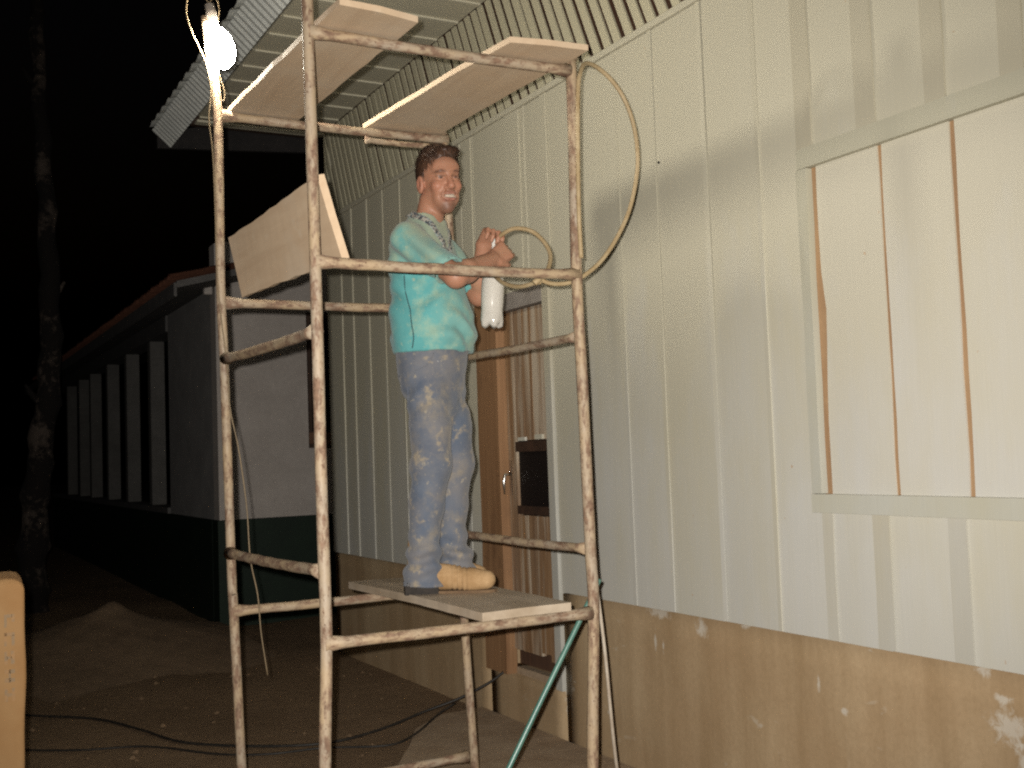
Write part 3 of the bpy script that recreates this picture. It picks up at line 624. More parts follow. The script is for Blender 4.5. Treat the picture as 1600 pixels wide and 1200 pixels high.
for k, rows in enumerate(([(0, .25, 0, 1), (.25, .5, 0, .25), (.7, .3, 0, .6)], [(0, 1, 0, .25), (0, .25, 0, 1), (.7, .3, .2, .8)], [(0, .3, 0, 1), (.6, .4, 0, 1), (.2, .5, .4, .2)], [(0, 1, 0, .3), (0, 1, .65, .3), (.4, .2, 0, 1)], [(0, .3, 0, 1), (.3, .4, .4, .25), (.7, .3, 0, 1)])):
    hh = .046; x0 = -.056
    for a, w_, b, h_ in rows: pr(x0 + a * .03, x0 + (a + w_) * .03, zz - (b + h_) * hh * .9, zz - b * hh * .9)
    zz -= hh + .012
m.build('print', M['print'], K)
# ------------------------------------------------------------------ the man (local frame: x = the way his chest faces, y = his left, z = up)
class SDF:
    def __init__(s, lo, hi, h):
        s.lo = np.array(lo, float); s.h = h; s.n = np.ceil((np.array(hi) - lo) / h).astype(int) + 1
        s.D = np.full(s.n, 9., np.float32)
        s.ax = [s.lo[i] + h * np.arange(s.n[i]) for i in range(3)]
    def sl(s, lo, hi):
        a = np.clip(np.floor((np.array(lo) - s.lo) / s.h).astype(int), 0, s.n - 1); b = np.clip(np.ceil((np.array(hi) - s.lo) / s.h).astype(int) + 1, 1, s.n)
        S_ = tuple(slice(p, q) for p, q in zip(a, b)); return S_, np.meshgrid(*[s.ax[i][S_[i]] for i in range(3)], indexing='ij', sparse=True)
    def put(s, lo, hi, fn, k=.01, op='u'):
        S_, g = s.sl(np.array(lo) - 2 * k - 3 * s.h, np.array(hi) + 2 * k + 3 * s.h); d = fn(*g); A = s.D[S_]
        if op == 'u': h_ = np.clip(.5 + .5 * (A - d) / k, 0, 1); s.D[S_] = A * (1 - h_) + d * h_ - k * h_ * (1 - h_)
        else: h_ = np.clip(.5 - .5 * (A + d) / k, 0, 1); s.D[S_] = A * (1 - h_) - d * h_ + k * h_ * (1 - h_)
    def cone(s, a, b, r1, r2=None, k=.01, op='u'):
        a = np.array(a, float); b = np.array(b, float); r2 = r1 if r2 is None else r2; ab = b - a; L2 = max(ab @ ab, 1e-9); R = max(r1, r2)
        def fn(x, y, z):
            t_ = np.clip(((x - a[0]) * ab[0] + (y - a[1]) * ab[1] + (z - a[2]) * ab[2]) / L2, 0, 1)
            return np.sqrt((x - a[0] - t_ * ab[0]) ** 2 + (y - a[1] - t_ * ab[1]) ** 2 + (z - a[2] - t_ * ab[2]) ** 2) - (r1 + (r2 - r1) * t_)
        s.put(np.minimum(a, b) - R, np.maximum(a, b) + R, fn, k, op)
    def ell(s, c, r, k=.01, op='u', R=None):
        c = np.array(c, float); r = np.array(r, float); m_ = r.max()
        def fn(x, y, z):
            x = x - c[0]; y = y - c[1]; z = z - c[2]
            if R is not None: x, y, z = [R[0][i] * x + R[1][i] * y + R[2][i] * z for i in range(3)]   # into the ellipsoid's axes
            k0 = np.sqrt((x / r[0]) ** 2 + (y / r[1]) ** 2 + (z / r[2]) ** 2); k1 = np.sqrt((x / r[0] ** 2) ** 2 + (y / r[1] ** 2) ** 2 + (z / r[2] ** 2) ** 2)
            return k0 * (k0 - 1) / np.maximum(k1, 1e-6)
        s.put(c - m_, c + m_, fn, k, op)
    def loft(s, keys, k=.01, op='u', p=2.0):
        K_ = np.array(sorted(keys)); zs = K_[:, 0]
        def fn(x, y, z):
            cx, cy, a, b = [np.interp(z, zs, K_[:, i]) for i in (1, 2, 3, 4)]
            q = (np.abs((x - cx) / a) ** p + np.abs((y - cy) / b) ** p) ** (1 / p)
            d = (q - 1) * np.minimum(a, b) * .95
            return np.maximum(d, np.maximum(zs[0] - z, z - zs[-1]))
        R = K_[:, 3:5].max()
        s.put((K_[:, 1].min() - R, K_[:, 2].min() - R, zs[0]), (K_[:, 1].max() + R, K_[:, 2].max() + R, zs[-1]), fn, k, op)
    def mesh(s):
        D = s.D; ins = D < 0; n = np.array(D.shape)
        acc = np.zeros((*(n - 1), 3), np.float32); cnt = np.zeros(n - 1, np.float32)
        for ax_ in range(3):
            o1, o2 = [i for i in range(3) if i != ax_]
            for u in (0, 1):
                for w in (0, 1):
                    i0 = [slice(0, -1)] * 3; i1 = [slice(0, -1)] * 3
                    i0[ax_] = slice(0, -1); i1[ax_] = slice(1, None)
                    for o_, q in ((o1, u), (o2, w)): i0[o_] = i1[o_] = slice(q, n[o_] - 1 + q)
                    A = D[tuple(i0)]; Bb = D[tuple(i1)]; c_ = (A < 0) != (Bb < 0)
                    t_ = np.where(c_, A / np.where(c_, A - Bb, 1), 0)
                    acc[..., ax_] += t_ * c_; acc[..., o1] += u * c_; acc[..., o2] += w * c_; cnt += c_
        act = cnt > 0; idx = np.full(n - 1, -1, np.int64); idx[act] = np.arange(act.sum())
        V = np.argwhere(act) + acc[act] / cnt[act][:, None]; V = s.lo + V * s.h; F = []
        for ax_ in range(3):
            o1, o2 = [(1, 2), (2, 0), (0, 1)][ax_]
            i0 = [slice(None)] * 3; i1 = [slice(None)] * 3; i0[ax_] = slice(0, -1); i1[ax_] = slice(1, None)
            c_ = ins[tuple(i0)] != ins[tuple(i1)]; E = np.argwhere(c_)
            E = E[(E[:, o1] > 0) & (E[:, o2] > 0) & (E[:, o1] < n[o1] - 1) & (E[:, o2] < n[o2] - 1)]
            fl_ = ins[tuple(E.T)]
            def cell(d1, d2): q = E.copy(); q[:, o1] -= d1; q[:, o2] -= d2; return idx[tuple(q.T)]
            Q = np.stack([cell(1, 1), cell(0, 1), cell(0, 0), cell(1, 0)], 1); Q[~fl_] = Q[~fl_][:, ::-1]; F.append(Q)
        return V, np.concatenate(F)
def relax(V, F, it=1, lam=.5):
    E = np.concatenate([F[:, [0, 1]], F[:, [1, 2]], F[:, [2, 3]], F[:, [3, 0]]])
    for _ in range(it):
        a = np.zeros_like(V); c_ = np.zeros(len(V))
        np.add.at(a, E[:, 0], V[E[:, 1]]); np.add.at(a, E[:, 1], V[E[:, 0]]); np.add.at(c_, E[:, 0], 1); np.add.at(c_, E[:, 1], 1)
        V = V + lam * (a / np.maximum(c_, 1)[:, None] - V)
    return V
def normals(V, F):
    n_ = np.cross(V[F[:, 2]] - V[F[:, 0]], V[F[:, 3]] - V[F[:, 1]]); N = np.zeros_like(V)
    for i in range(4): np.add.at(N, F[:, i], n_)
    return N / np.maximum(np.linalg.norm(N, axis=1), 1e-9)[:, None]
def wavy(V, fr, seed):
    r_ = np.random.default_rng(seed); o_ = np.zeros(len(V))
    for i in range(5):
        d = r_.normal(size=3); d /= np.linalg.norm(d); o_ += np.sin(V @ (d * fr * (.6 + .35 * i)) + r_.random() * 6.28) / (1 + .5 * i)
    return o_ / 2.6
def pmesh(name, V, F, mat, parent, attr=None, **kw):
    me = bpy.data.meshes.new(name); me.from_pydata(V.tolist(), [], F.tolist()); me.update(); me.materials.append(mat)
    me.polygons.foreach_set('use_smooth', [True] * len(me.polygons))
    for nm, typ, dat in attr or []:
        a = me.attributes.new(nm, typ, 'POINT'); a.data.foreach_set('color' if typ == 'FLOAT_COLOR' else 'value', np.asarray(dat, np.float32).ravel())
    o = bpy.data.objects.new(name, me); COL.objects.link(o); o.parent = parent; o['_o'] = (0, 0, 0)
    return tag(o, **kw)

PB = Vector((1.84, 4.035, .976)); PR = math.radians(-48.32)
MAN = thing('person', tuple(PB), 'smiling man in a turquoise shirt and stained jeans standing on the scaffold', 'person', None, PR)

# --- body: head, neck, arms and hands in one surface
G = SDF((-.26, -.34, .86), (.44, .34, 1.80), .004)
HD = np.array([.047, 0, 1.603]); yaw = math.radians(-43); roll = math.radians(4)
hf = np.array([math.cos(yaw), math.sin(yaw), 0]); hl = np.array([-math.sin(yaw), math.cos(yaw), 0]); hz = np.array([0, 0, 1.])
hl2 = hl * math.cos(roll) + hz * math.sin(roll); hz = hz * math.cos(roll) - hl * math.sin(roll); hl = hl2
pit = math.radians(5); hf2 = hf * math.cos(pit) - hz * math.sin(pit); hz = hz * math.cos(pit) + hf * math.sin(pit); hf = hf2
HR = (hf, hl, hz)
def hp(f, l, z): return HD + hf * f + hl * l + hz * z
HRm = np.array(HR)       # rows: axes
def hell(c, r, k=.01, op='u'): G.ell(hp(*c), r, k, op, HRm.T)
def hcone(a, b, r1, r2=None, k=.008, op='u'): G.cone(hp(*a), hp(*b), r1, r2, k, op)
# trunk under the clothes
G.loft([(.88, 0, 0, .10, .13), (1.05, .0, 0, .115, .135), (1.2, -.015, 0, .105, .15), (1.33, -.03, 0, .09, .15), (1.40, -.025, 0, .07, .10), (1.46, -.015, 0, .055, .068)], .02)
G.cone((-.015, 0, 1.40), (.012, 0, 1.53), .058, .051, .025)
# skull and face
hell((-.012, 0, .040), (.100, .075, .102), .01)
hell((.028, 0, -.018), (.068, .061, .094), .026)
hell((.034, 0, -.075), (.052, .047, .048), .02)
hell((.066, 0, -.106), (.022, .024, .022), .02)
hell((.0, 0, -.06), (.05, .052, .05), .03)
hell((.070, 0, .050), (.026, .055, .035), .02)            # forehead
hcone((.088, -.034, .030), (.088, .034, .030), .010, .010, .018)   # brow
for s_ in (1, -1):
    hell((.066, s_ * .041, -.022), (.024, .022, .022), .016)   # cheek raised by the smile
    hell((.060, s_ * .032, -.062), (.020, .018, .03), .016)
    hell((.098, s_ * .031, .010), (.020, .019, .0125), .010, 's')   # socket
    hell((.075, s_ * .031, .009), (.0135, .0135, .0125), .003)      # eyeball
    hcone((.086, s_ * .019, .017), (.081, s_ * .044, .014), .0045, .004, .005)  # upper lid
    hell((-.006, s_ * .080, -.008), (.024, .013, .036), .006)
    hell((.002, s_ * .094, -.005), (.012, .008, .022), .006, 's')
    hell((.092, s_ * .015, -.032), (.012, .010, .010), .006)
hcone((.093, 0, .020), (.113, 0, -.024), .0085, .0125, .012)
hell((.108, 0, -.028), (.014, .014, .012), .008)
hell((.084, 0, -.058), (.020, .036, .022), .012)           # muzzle
hell((.110, 0, -.0655), (.026, .022, .0085), .004, 's')     # open smile
for s_ in (1, -1): hell((.104, s_ * .020, -.0615), (.026, .011, .0055), .004, 's')
hell((.080, 0, -.0635), (.0145, .023, .0075), .001)         # teeth
hcone((.100, -.014, -.0535), (.100, .014, -.0535), .0055, .0055, .005)
hcone((.085, -.031, -.0545), (.100, -.014, -.0535), .0045, .0055, .004); hcone((.085, .031, -.0545), (.100, .014, -.0535), .0045, .0055, .004)
hcone((.096, -.015, -.0765), (.096, .015, -.0765), .0052, .0052, .005)
hcone((.084, -.029, -.0635), (.097, -.013, -.0765), .0045, .0065, .004); hcone((.084, .029, -.0635), (.097, .013, -.0765), .0045, .0065, .004)
for s_ in (1, -1): hcone((.094, s_ * .020, -.040), (.080, s_ * .037, -.066), .0035, .003, .006, 's')   # smile folds
# arms
SH_R, EL_R, WR_R = np.array([-.012, -.185, 1.372]), np.array([.212, -.262, 1.178]), np.array([.276, -.045, 1.268])
SH_L, EL_L, WR_L = np.array([-.02, .185, 1.372]), np.array([.115, .215, 1.172]), np.array([.185, .10, 1.355])
for A, E_, W_, k in ((SH_R, EL_R, WR_R, .012), (SH_L, EL_L, WR_L, .012)):
    G.cone(A + np.array([0, 0, -.02]), E_, .040, .043, .02); m1 = E_ + (W_ - E_) * .3
    G.cone(E_, m1, .041, .044, .015); G.cone(m1, W_, .043, .029, .015)
# hands: palm, four bent fingers, thumb
def hand(W_, fwd, curl, back, side, ln=.075, spread=1.0, bend=(25, 60, 55), thumb=1):
    """fwd: wrist to knuckles; back: out of the back of the hand; fingers bend away from back; side: towards the thumb"""
    fwd = np.array(fwd, float); fwd /= np.linalg.norm(fwd); back = np.array(back, float); back -= fwd * (back @ fwd); back /= np.linalg.norm(back)
    side = np.cross(fwd, back) * side; K = W_ + fwd * .088
    for q in (-.028, -.010, .010, .028):
        G.cone(W_ + side * q * .55, W_ + fwd * .083 + side * q, .0145, .0135, .012)
    L_ = {.028: (.042, .026, .020), .010: (.046, .029, .022), -.010: (.043, .027, .021), -.028: (.034, .021, .018)}
    for q, (a1, a2, a3) in L_.items():
        p = W_ + fwd * .085 + side * q * 1.08; an = 0
        for ln_, bd, r1, r2 in ((a1, bend[0], .0105, .0092), (a2, bend[1], .0092, .0083), (a3, bend[2], .0083, .007)):
            an += math.radians(bd + curl); d = fwd * math.cos(an) - back * math.sin(an); e = p + d * ln_; G.cone(p, e, r1, r2, .0025); p = e
    p = W_ + fwd * .018 + side * .026; q1 = p + fwd * .034 + side * .020 - back * .016; q2 = q1 + fwd * .026 + side * .004 - back * .020; q3 = q2 + fwd * .018 - side * .010 - back * .018
    G.cone(p, q1, .0165, .0125, .01); G.cone(q1, q2, .0115, .0102, .003); G.cone(q2, q3, .0102, .0085, .003)
hand(WR_R, (.32, .62, .42), 0, (.75, -.55, .35), 1, bend=(38, 62, 50))
hand(WR_L, (.62, -.52, .38), 0, (-.05, .45, .9), -1, bend=(32, 58, 45))
V, F_ = G.mesh(); V = relax(V, F_, 1, .4)
# colouring of the skin
loc = (V - HD) @ HRm.T; f_, l_, z_ = loc.T
tone = np.tile(np.array([.31, .155, .097]), (len(V), 1))
def paint(msk, c_, amt=1.0): 
    w_ = (np.clip(msk, 0, 1) * amt)[:, None]; tone[:] = tone * (1 - w_) + np.array(c_) * w_
bump = lambda c0, r0: np.exp(-((f_ - c0[0]) / r0[0]) ** 2 - ((l_ - c0[1]) / r0[1]) ** 2 - ((z_ - c0[2]) / r0[2]) ** 2)
head = (np.linalg.norm(V - HD, axis=1) < .17) & (V[:, 2] > 1.44)
for s_ in (1, -1):
    paint(head * bump((.075, s_ * .045, -.022), (.03, .025, .022)), (.36, .14, .09), .6)
    paint(head * bump((-.006, s_ * .085, -.008), (.03, .02, .04)), (.36, .155, .105), .8)
paint(head * bump((.11, 0, -.022), (.02, .018, .02)), (.36, .14, .095), .6)
paint(head * np.clip(1.3 * bump((.07, 0, -.105), (.05, .036, .03)), 0, 1), (.10, .055, .04), .85)    # goatee
paint(head * bump((.1, 0, -.046), (.03, .03, .0065)), (.12, .06, .042), .75)                      # moustache
paint(head * np.clip(1.6 * bump((.095, 0, -.0765), (.03, .026, .007)), 0, 1), (.27, .11, .085), .8)
paint(head * np.clip(1.6 * bump((.095, 0, -.0535), (.03, .026, .0055)), 0, 1), (.24, .1, .075), .7)
mouth = head & (f_ > .068) & (f_ < .1035) & (np.abs(l_) < .0245) & (np.abs(z_ + .0645) < .0082) & (((l_ / .0245) ** 2 + ((z_ + .0645) / .0082) ** 2) < 1)
tone[mouth] = (.12, .04, .035); tone[mouth & (f_ > .068) & (z_ > -.0705)] = (.42, .37, .30)
for s_ in (1, -1):
    ey = head & ((l_ - s_ * .031) ** 2 / .0105 ** 2 + (z_ - .0085) ** 2 / .0042 ** 2 < 1) & (f_ > .07)
    tone[ey] = (.22, .16, .13); tone[ey & ((l_ - s_ * .0315 + .001) ** 2 + (z_ - .009) ** 2 < .0058 ** 2)] = (.03, .02, .015)
    paint(head * np.clip(2 * np.exp(-((l_ - s_ * .034) / .016) ** 2 - ((z_ - .033 + .15 * np.abs(np.abs(l_) - .03)) / .0048) ** 2), 0, 1) * (f_ > .06), (.05, .026, .018), .9)
    paint(head * np.exp(-((l_ - s_ * .031) / .017) ** 2 - ((z_ - .0150) / .0035) ** 2) * (f_ > .06), (.06, .03, .02), .95)
arm = (V[:, 0] > .1) & (V[:, 2] < 1.45) & ~head
paint(arm * np.clip(wavy(V, 60, 4) - .15, 0, 1), (.4, .27, .17), .5)
pmesh('body', V, F_, M['skin'], MAN, [('tone', 'FLOAT_COLOR', np.c_[tone, np.ones(len(V))])])

# --- hair
G2 = SDF((-.12, -.16, 1.50), (.22, .16, 1.82), .0035)
GG, G = G, G2
hell((-.016, 0, .046), (.106, .082, .108), .006)
hell((.058, .006, .116), (.050, .050, .019), .02)
def cutbox(x, y, z):
    f = (x - HD[0]) * hf[0] + (y - HD[1]) * hf[1] + (z - HD[2]) * hf[2]; l = (x - HD[0]) * hl[0] + (y - HD[1]) * hl[1] + (z - HD[2]) * hl[2]; h = (x - HD[0]) * hz[0] + (y - HD[1]) * hz[1] + (z - HD[2]) * hz[2]
    line = np.where(np.abs(l) < .05, .082 + .010 * np.cos(l * 60), .082 - (np.abs(l) - .05) * 1.2)
    face = np.maximum(h - line, -(f - .018)) ; side = np.maximum(np.maximum(h - .028, -(f + .012)), -.5)
    neck = np.maximum(h + .052, -(f + .11)); low = h + .05
    return np.minimum(np.minimum(face, side), np.minimum(low, np.maximum(h - .012, -(f + .030))))
G.put(HD - .16, HD + .16, cutbox, .006, 's')
V, F_ = G.mesh(); N = normals(V, F_)
V = V + N * (.003 * wavy(V, 120, 5) + .0015 * wavy(V, 300, 6))[:, None]
hair = pmesh('hair', V, F_, M['hair'], MAN)
# short tufts standing out of the hair
m = MB(); cand = np.where((N[:, 2] > -.35))[0]; r_ = np.random.default_rng(2)
crown = hp(-.055, .01, .155)
for i in r_.choice(cand, 5200):
    n_ = N[i]; d = (V[i] - crown); d = d * .7 + hf * .035 * (n_ @ hz > .35) + hl * .02 * (n_ @ hz > .3) * np.sin(3 + V[i] @ hl * 30) - hz * .05 * (n_ @ hz < .35) + r_.normal(size=3) * .018
    d = d - n_ * (d @ n_); d /= max(np.linalg.norm(d), 1e-6); s_ = np.cross(n_, d); L_ = .018 + .018 * r_.random(); w_ = .0011; up = .10 + .17 * max(0, n_ @ hz) * r_.random() + .10 * r_.random()
    P0 = V[i] - n_ * .003; P1 = P0 + (d + n_ * up) * L_ * .5; P2 = P0 + (d + n_ * up * .62) * L_ + s_ * r_.normal() * .002
    m.add([P0 - s_ * w_, P0 + s_ * w_, P1 + s_ * w_, P1 - s_ * w_, P2 + s_ * w_ * .3, P2 - s_ * w_ * .3], [(0, 1, 2, 3), (3, 2, 4, 5)])
m.build('tufts', M['hair'], hair, True, kind='stuff')
G = GG

# --- shirt
T_ = SDF((-.30, -.36, .86), (.34, .36, 1.54), .006)
T_.loft([(.925, -.004, 0, .154, .172), (.99, .0, 0, .165, .172), (1.07, -.003, 0, .162, .168), (1.14, -.014, 0, .150, .170), (1.2, -.024, 0, .138, .174), (1.33, -.036, 0, .116, .182), (1.39, -.034, 0, .102, .164), (1.43, -.024, 0, .084, .118), (1.462, -.014, 0, .072, .086), (1.478, -.010, 0, .070, .080)], .015, p=2.15)
for A, E_ in ((SH_R, EL_R), (SH_L, EL_L)):
    d = (E_ - A); e = A + d * .86; T_.cone(A + np.array([0, 0, -.012]), e, .062, .060, .035)
    dn = d / np.linalg.norm(d); T_.cone(e + dn * .046, e + dn * .09, .068, .068, .004, 's'); T_.cone(e + dn * .0, e + dn * .08, .052, .056, .004, 's')
T_.ell((.008, 0, 1.50), (.085, .082, .052), .008, 's')
T_.loft([(.85, 0, 0, .130, .145), (.955, 0, 0, .135, .15)], .006, 's')
# open front of the collar
T_.cone((.06, -.02, 1.50), (.115, -.03, 1.37), .040, .016, .012, 's')
V, F_ = T_.mesh(); V = relax(V, F_, 2); N = normals(V, F_)
a = np.arctan2(V[:, 1], V[:, 0]); z = V[:, 2]
fold = .011 * np.exp(-((z - 1.0) / .07) ** 2) * np.sin(62 * (z + .05 * np.sin(3 * a + 1) + .06 * V[:, 0])) * (.5 + .5 * np.sin(2 * a + 2.2))
fold += .010 * np.exp(-((z - 1.13) / .07) ** 2) * np.sin(48 * (z - .25 * V[:, 0]) + 2 * np.sin(3 * a)) * np.clip(.5 + np.sin(a - 2.6), 0, 1)
fold += .008 * np.exp(-((z - 1.27) / .09) ** 2) * np.sin(60 * (z + .7 * V[:, 0]) + 1.5 * np.sin(4 * a))
V = V + N * (fold + .005 * wavy(V, 26, 3) + .0022 * wavy(V, 70, 8))[:, None]
dust = np.clip((z - 1.22) / .14, 0, 1) * np.clip(.7 + .7 * wavy(V, 30, 12), 0, 1) * .85 + np.clip((V[:, 0] - .05) / .14, 0, 1) * np.clip(.35 + .5 * wavy(V, 15, 9), 0, 1) * .6
shirt = pmesh('shirt', V, F_, M['shirt'], MAN, [('dust', 'FLOAT', np.clip(dust, 0, .8))])
bv = BVHTree.FromPolygons([Vector(p) for p in V], [tuple(q) for q in F_])
def onside(x, z, off=.002):
    h_ = bv.ray_cast(Vector((x, -1, z)), Vector((0, 1, 0))); p, n_ = h_[0], h_[1]
    return (p + n_ * off) if p else None
pts = [onside(x, z) for x, z in ((-.030, 1.25), (-.034, 1.2), (-.030, 1.14), (-.018, 1.08), (-.012, 1.03), (-.005, .98), (-.012, .935))]
MB().tube(catmull([p for p in pts if p], 5), .0022, 6).build('side_seam', M['thread'], shirt, True)
# patterned ribbon along the neckline
def band(path, w, name, mat, par, off=.006):
    P_ = []
    for p in path:
        q, n_, i_, d_ = bv.find_nearest(Vector(p)); P_.append((q + n_ * off, n_))
    m = MB(); v = []
    for i, (q, n_) in enumerate(P_):
        t_ = (P_[min(i + 1, len(P_) - 1)][0] - P_[max(i - 1, 0)][0]).normalized(); s_ = t_.cross(n_).normalized() * w / 2; v += [q - s_, q + s_, q + s_ - n_ * .005, q - s_ - n_ * .005]
    f = [(0, 1, 2, 3), tuple(4 * len(P_) - 1 - k for k in range(4))]
    for i in range(len(P_) - 1):
        for k in range(4): f.append((4 * i + k, 4 * i + 4 + k, 4 * i + 4 + (k + 1) % 4, 4 * i + (k + 1) % 4))
    m.add(v, f).build(name, mat, par)
band([tuple(p) for p in catmull([(-.075, -.055, 1.485), (-.03, -.095, 1.47), (.02, -.10, 1.445), (.06, -.085, 1.41), (.09, -.065, 1.37), (.118, -.045, 1.32)], 5)], .026, 'neck_ribbon', M['ribbon'], shirt)
band([tuple(p) for p in catmull([(-.075, .055, 1.485), (-.03, .095, 1.47), (.02, .10, 1.445), (.06, .06, 1.41), (.09, .02, 1.37), (.118, -.03, 1.32)], 5)], .022, 'neck_ribbon', M['ribbon'], shirt)

# --- jeans
Q = SDF((-.30, -.28, -.01), (.30, .30, 1.0), .006)
Q.loft([(.60, -.0, 0, .05, .07), (.68, -.008, 0, .085, .12), (.76, -.008, 0, .108, .150), (.83, -.014, 0, .128, .162), (.90, -.008, 0, .138, .160), (.975, -.004, 0, .142, .158)], .05)
def leg(pts):
    for (a, ra), (b, rb) in zip(pts[:-1], pts[1:]): Q.cone(np.array(a) + (.006, 0, 0), np.array(b) + (.006, 0, 0), ra - .022, rb - .022, .022)
leg([((-.005, -.082, .80), .098), ((.012, -.098, .64), .100), ((.014, -.104, .49), .096), ((-.012, -.106, .33), .086), ((-.026, -.108, .17), .082), ((-.030, -.108, .10), .086)])
leg([((-.005, .082, .80), .098), ((.020, .090, .64), .100), ((.030, .092, .49), .096), ((.006, .092, .33), .086), ((.004, .092, .20), .080), ((.014, .092, .13), .082)])
Q.loft([(.030, -.024, -.106, .086, .072), (.06, -.026, -.106, .080, .070), (.12, -.024, -.106, .064, .064)], .02)
Q.loft([(.06, .026, .092, .082, .070), (.14, .020, .092, .064, .064)], .02)
Q.loft([(-.02, -.030, -.108, .085, .072), (.05, -.030, -.108, .07, .06)], .004, 's')
V, F_ = Q.mesh(); V = relax(V, F_, 2); N = normals(V, F_); z = V[:, 2]; lg = np.where(V[:, 1] < 0, 0., 2.1)
a = np.arctan2(V[:, 1] + np.where(V[:, 1] < 0, .105, -.092), V[:, 0])
fold = .008 * np.exp(-((z - .13) / .085) ** 2) * np.sin(85 * z + 1.3 * np.sin(2 * a + lg) + lg) + .006 * np.exp(-((z - .47) / .09) ** 2) * np.sin(58 * z + 2 * np.sin(a + lg) + lg) * (.5 - .5 * np.cos(a))
fold += .006 * np.exp(-((z - .75) / .06) ** 2) * np.sin(60 * (z - .8 * V[:, 0]) + lg) + .0025 * np.exp(-((z - .3) / .1) ** 2) * np.sin(40 * z + 3 * np.sin(a + lg))
V = V + N * (fold + .0028 * wavy(V, 20, 21) + .0014 * wavy(V, 85, 22))[:, None]; V[:, 2] = np.maximum(V[:, 2], .004)
jeans = pmesh('jeans', V, F_, M['denim'], MAN)
bvj = BVHTree.FromPolygons([Vector(p) for p in V], [tuple(q) for q in F_])
def jseam(pts, r=.0016, nm='seam'):
    P_ = []
    for x, z in pts:
        h_ = bvj.ray_cast(Vector((x, -1, z)), Vector((0, 1, 0)))
        if h_[0]: P_.append(h_[0] + h_[1] * .0008)
    if len(P_) > 2: MB().tube(catmull(P_, 4), r, 6).build(nm, M['denim'], jeans, True)
jseam([(-.01, .93), (-.012, .85), (-.005, .75), (.006, .62), (.01, .5), (-.012, .36), (-.02, .25), (-.024, .15)])
jseam([(.06, .915), (.045, .88), (.02, .86), (-.008, .85)], .002, 'pocket_edge'); jseam([(-.10, .835), (-.06, .838), (-.052, .78), (-.058, .71)], .002, 'pocket_edge')

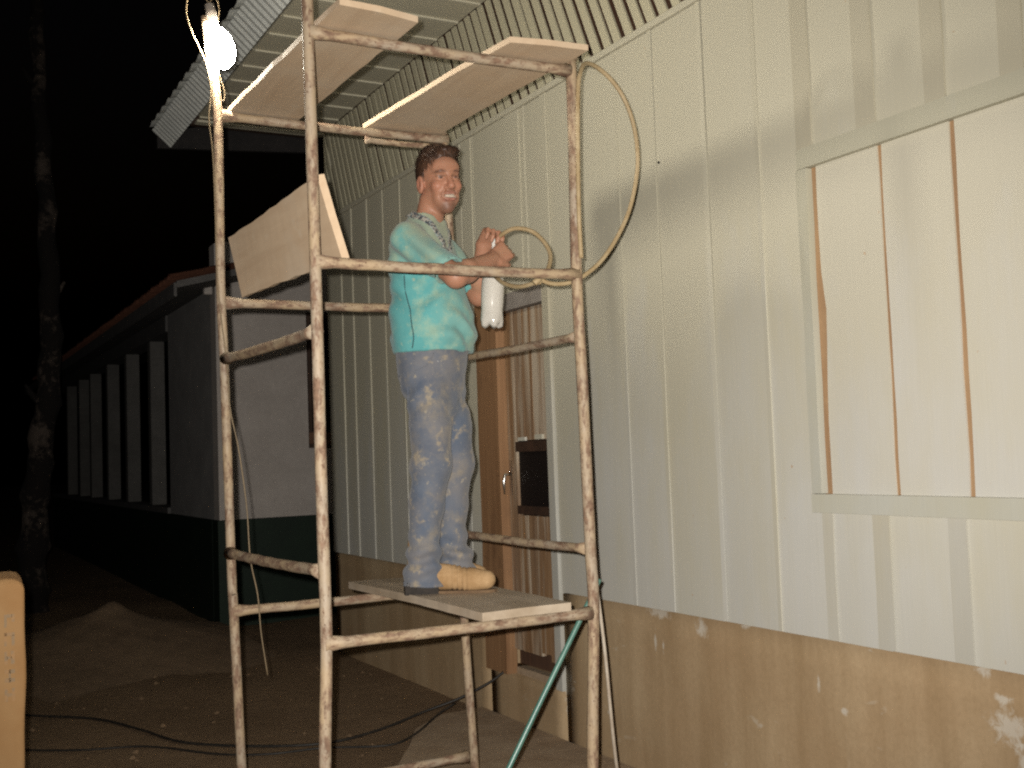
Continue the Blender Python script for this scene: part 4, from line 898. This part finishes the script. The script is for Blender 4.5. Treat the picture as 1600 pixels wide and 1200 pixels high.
# --- boots
def boot(heel, toe, nm='boot', lab=None):
    Bt = SDF((-.30, -.32, -.02), (.40, .34, .26), .005)
    h = np.array([*heel, 0.]); t_ = np.array([*toe, 0.]); d = (t_ - h) / np.linalg.norm(t_ - h); s_ = np.array([-d[1], d[0], 0]); u = np.array([0, 0, 1.])
    L_ = np.linalg.norm(t_ - h)
    P = lambda f, w, z: h + d * f * L_ + s_ * w + u * z
    Bt.cone(P(.13, 0, .062), P(.42, 0, .058), .037, .039, .02); Bt.cone(P(.42, 0, .058), P(.72, 0, .050), .041, .041, .02); Bt.cone(P(.72, .004, .048), P(.88, .004, .046), .040, .032, .02)
    Bt.cone(P(.72, -.012, .046), P(.86, -.008, .045), .036, .032, .02); Bt.cone(P(.16, 0, .07), P(.18, 0, .19), .044, .046, .03); Bt.cone(P(.30, 0, .085), P(.52, 0, .068), .036, .032, .03)
    Bt.put((-.3, -.35, -.05), (.4, .35, .022), lambda x, y, z: z - .010 + 0 * x + 0 * y, .004, 's')
    V, F_ = Bt.mesh(); V = relax(V, F_, 1); N = normals(V, F_)
    q = (V - h) @ d / L_; V = V + N * (.0022 * wavy(V, 60, 31) + .003 * np.exp(-((q - .6) / .1) ** 2) * np.sin(q * L_ * 330))[:, None]
    bo = pmesh(nm, V, F_, M['leather'], MAN)
    m = MB(); v = []; pr_ = [(.0, .0), (.03, .03), (.16, .034), (.38, .030), (.55, .034), (.74, .042), (.88, .036), (.96, .02), (.985, 0)]
    ring = [(f, w) for f, w in pr_] + [(f, -w) for f, w in pr_[-2:0:-1]]
    for zz, gr in ((.0, -.004), (.006, .0), (.012, -.004)):
        for f, w in ring: v.append(P(f, w * (1 + gr * 10), zz))
    n = len(ring); fc = [tuple(range(n - 1, -1, -1)), tuple(range(2 * n, 3 * n))]
    for k in range(2):
        for i in range(n): fc.append((k * n + i, k * n + (i + 1) % n, (k + 1) * n + (i + 1) % n, (k + 1) * n + i))
    m.add(v, fc).build('sole', M['worn_sole'], bo, label='worn brown sole')
    hv = [(f, w) for f, w in pr_[:4]] + [(f, -w) for f, w in pr_[3:0:-1]]; n = len(hv)
    m = MB().add([P(f * 1.0 - .004, w * 1.04, zz) for zz in (-.001, .036) for f, w in hv], [tuple(range(n - 1, -1, -1)), tuple(range(n, 2 * n))] + [(i, (i + 1) % n, (i + 1) % n + n, i + n) for i in range(n)])
    m.build('heel', M['sole'], bo)
boot((-.100, -.125), (.248, -.025)); boot((-.09, .085), (.125, .16))

# --- milky bottle held by the neck, with its white cap
bx = MAN.matrix_basis if False else Matrix.Translation(PB) @ Matrix.Rotation(PR, 4, 'Z')
bot = bx @ Vector((.232, .035, 1.012)); tp = bx @ Vector((.252, .035, 1.285)); axb = (tp - bot).normalized()
BO = thing('bottle', tuple(bot), 'plastic bottle full of white paint held by its neck in the hand of the man', 'bottle')
def pet(i, a, r, h):
    if i in (1, 2, 3): return r * (1 + (.10, .10, .04)[i - 1] * math.cos(5 * a)), h + (.007 if i == 1 else .004 if i == 2 else 0) * (1 - math.cos(5 * a))
    return r, h
m = MB().lathe([(.010, .012), (.026, .0), (.040, .008), (.0445, .030), (.0435, .055), (.0415, .075), (.0435, .095), (.0445, .130), (.0445, .165), (.0435, .185), (.038, .208), (.028, .230), (.018, .248), (.0145, .258), (.0145, .275)], bot, axb, 40, pet); m.build('container', M['bottle'], BO, True)
m = MB().lathe([(.0165, .262), (.0175, .264), (.0175, .284), (.0165, .286)], bot, axb, 20); m.build('cap', M['cap'], BO)
nz0 = bot + axb * .284; nz1 = bx @ Vector((.246, .062, 1.375)); nz2 = bx @ Vector((.262, .05, 1.392))
m = MB().tube(catmull([nz0, nz0.lerp(nz1, .5), nz1, nz2], 4), .0085, 10); m.build('spout', M['cap'], BO, True)
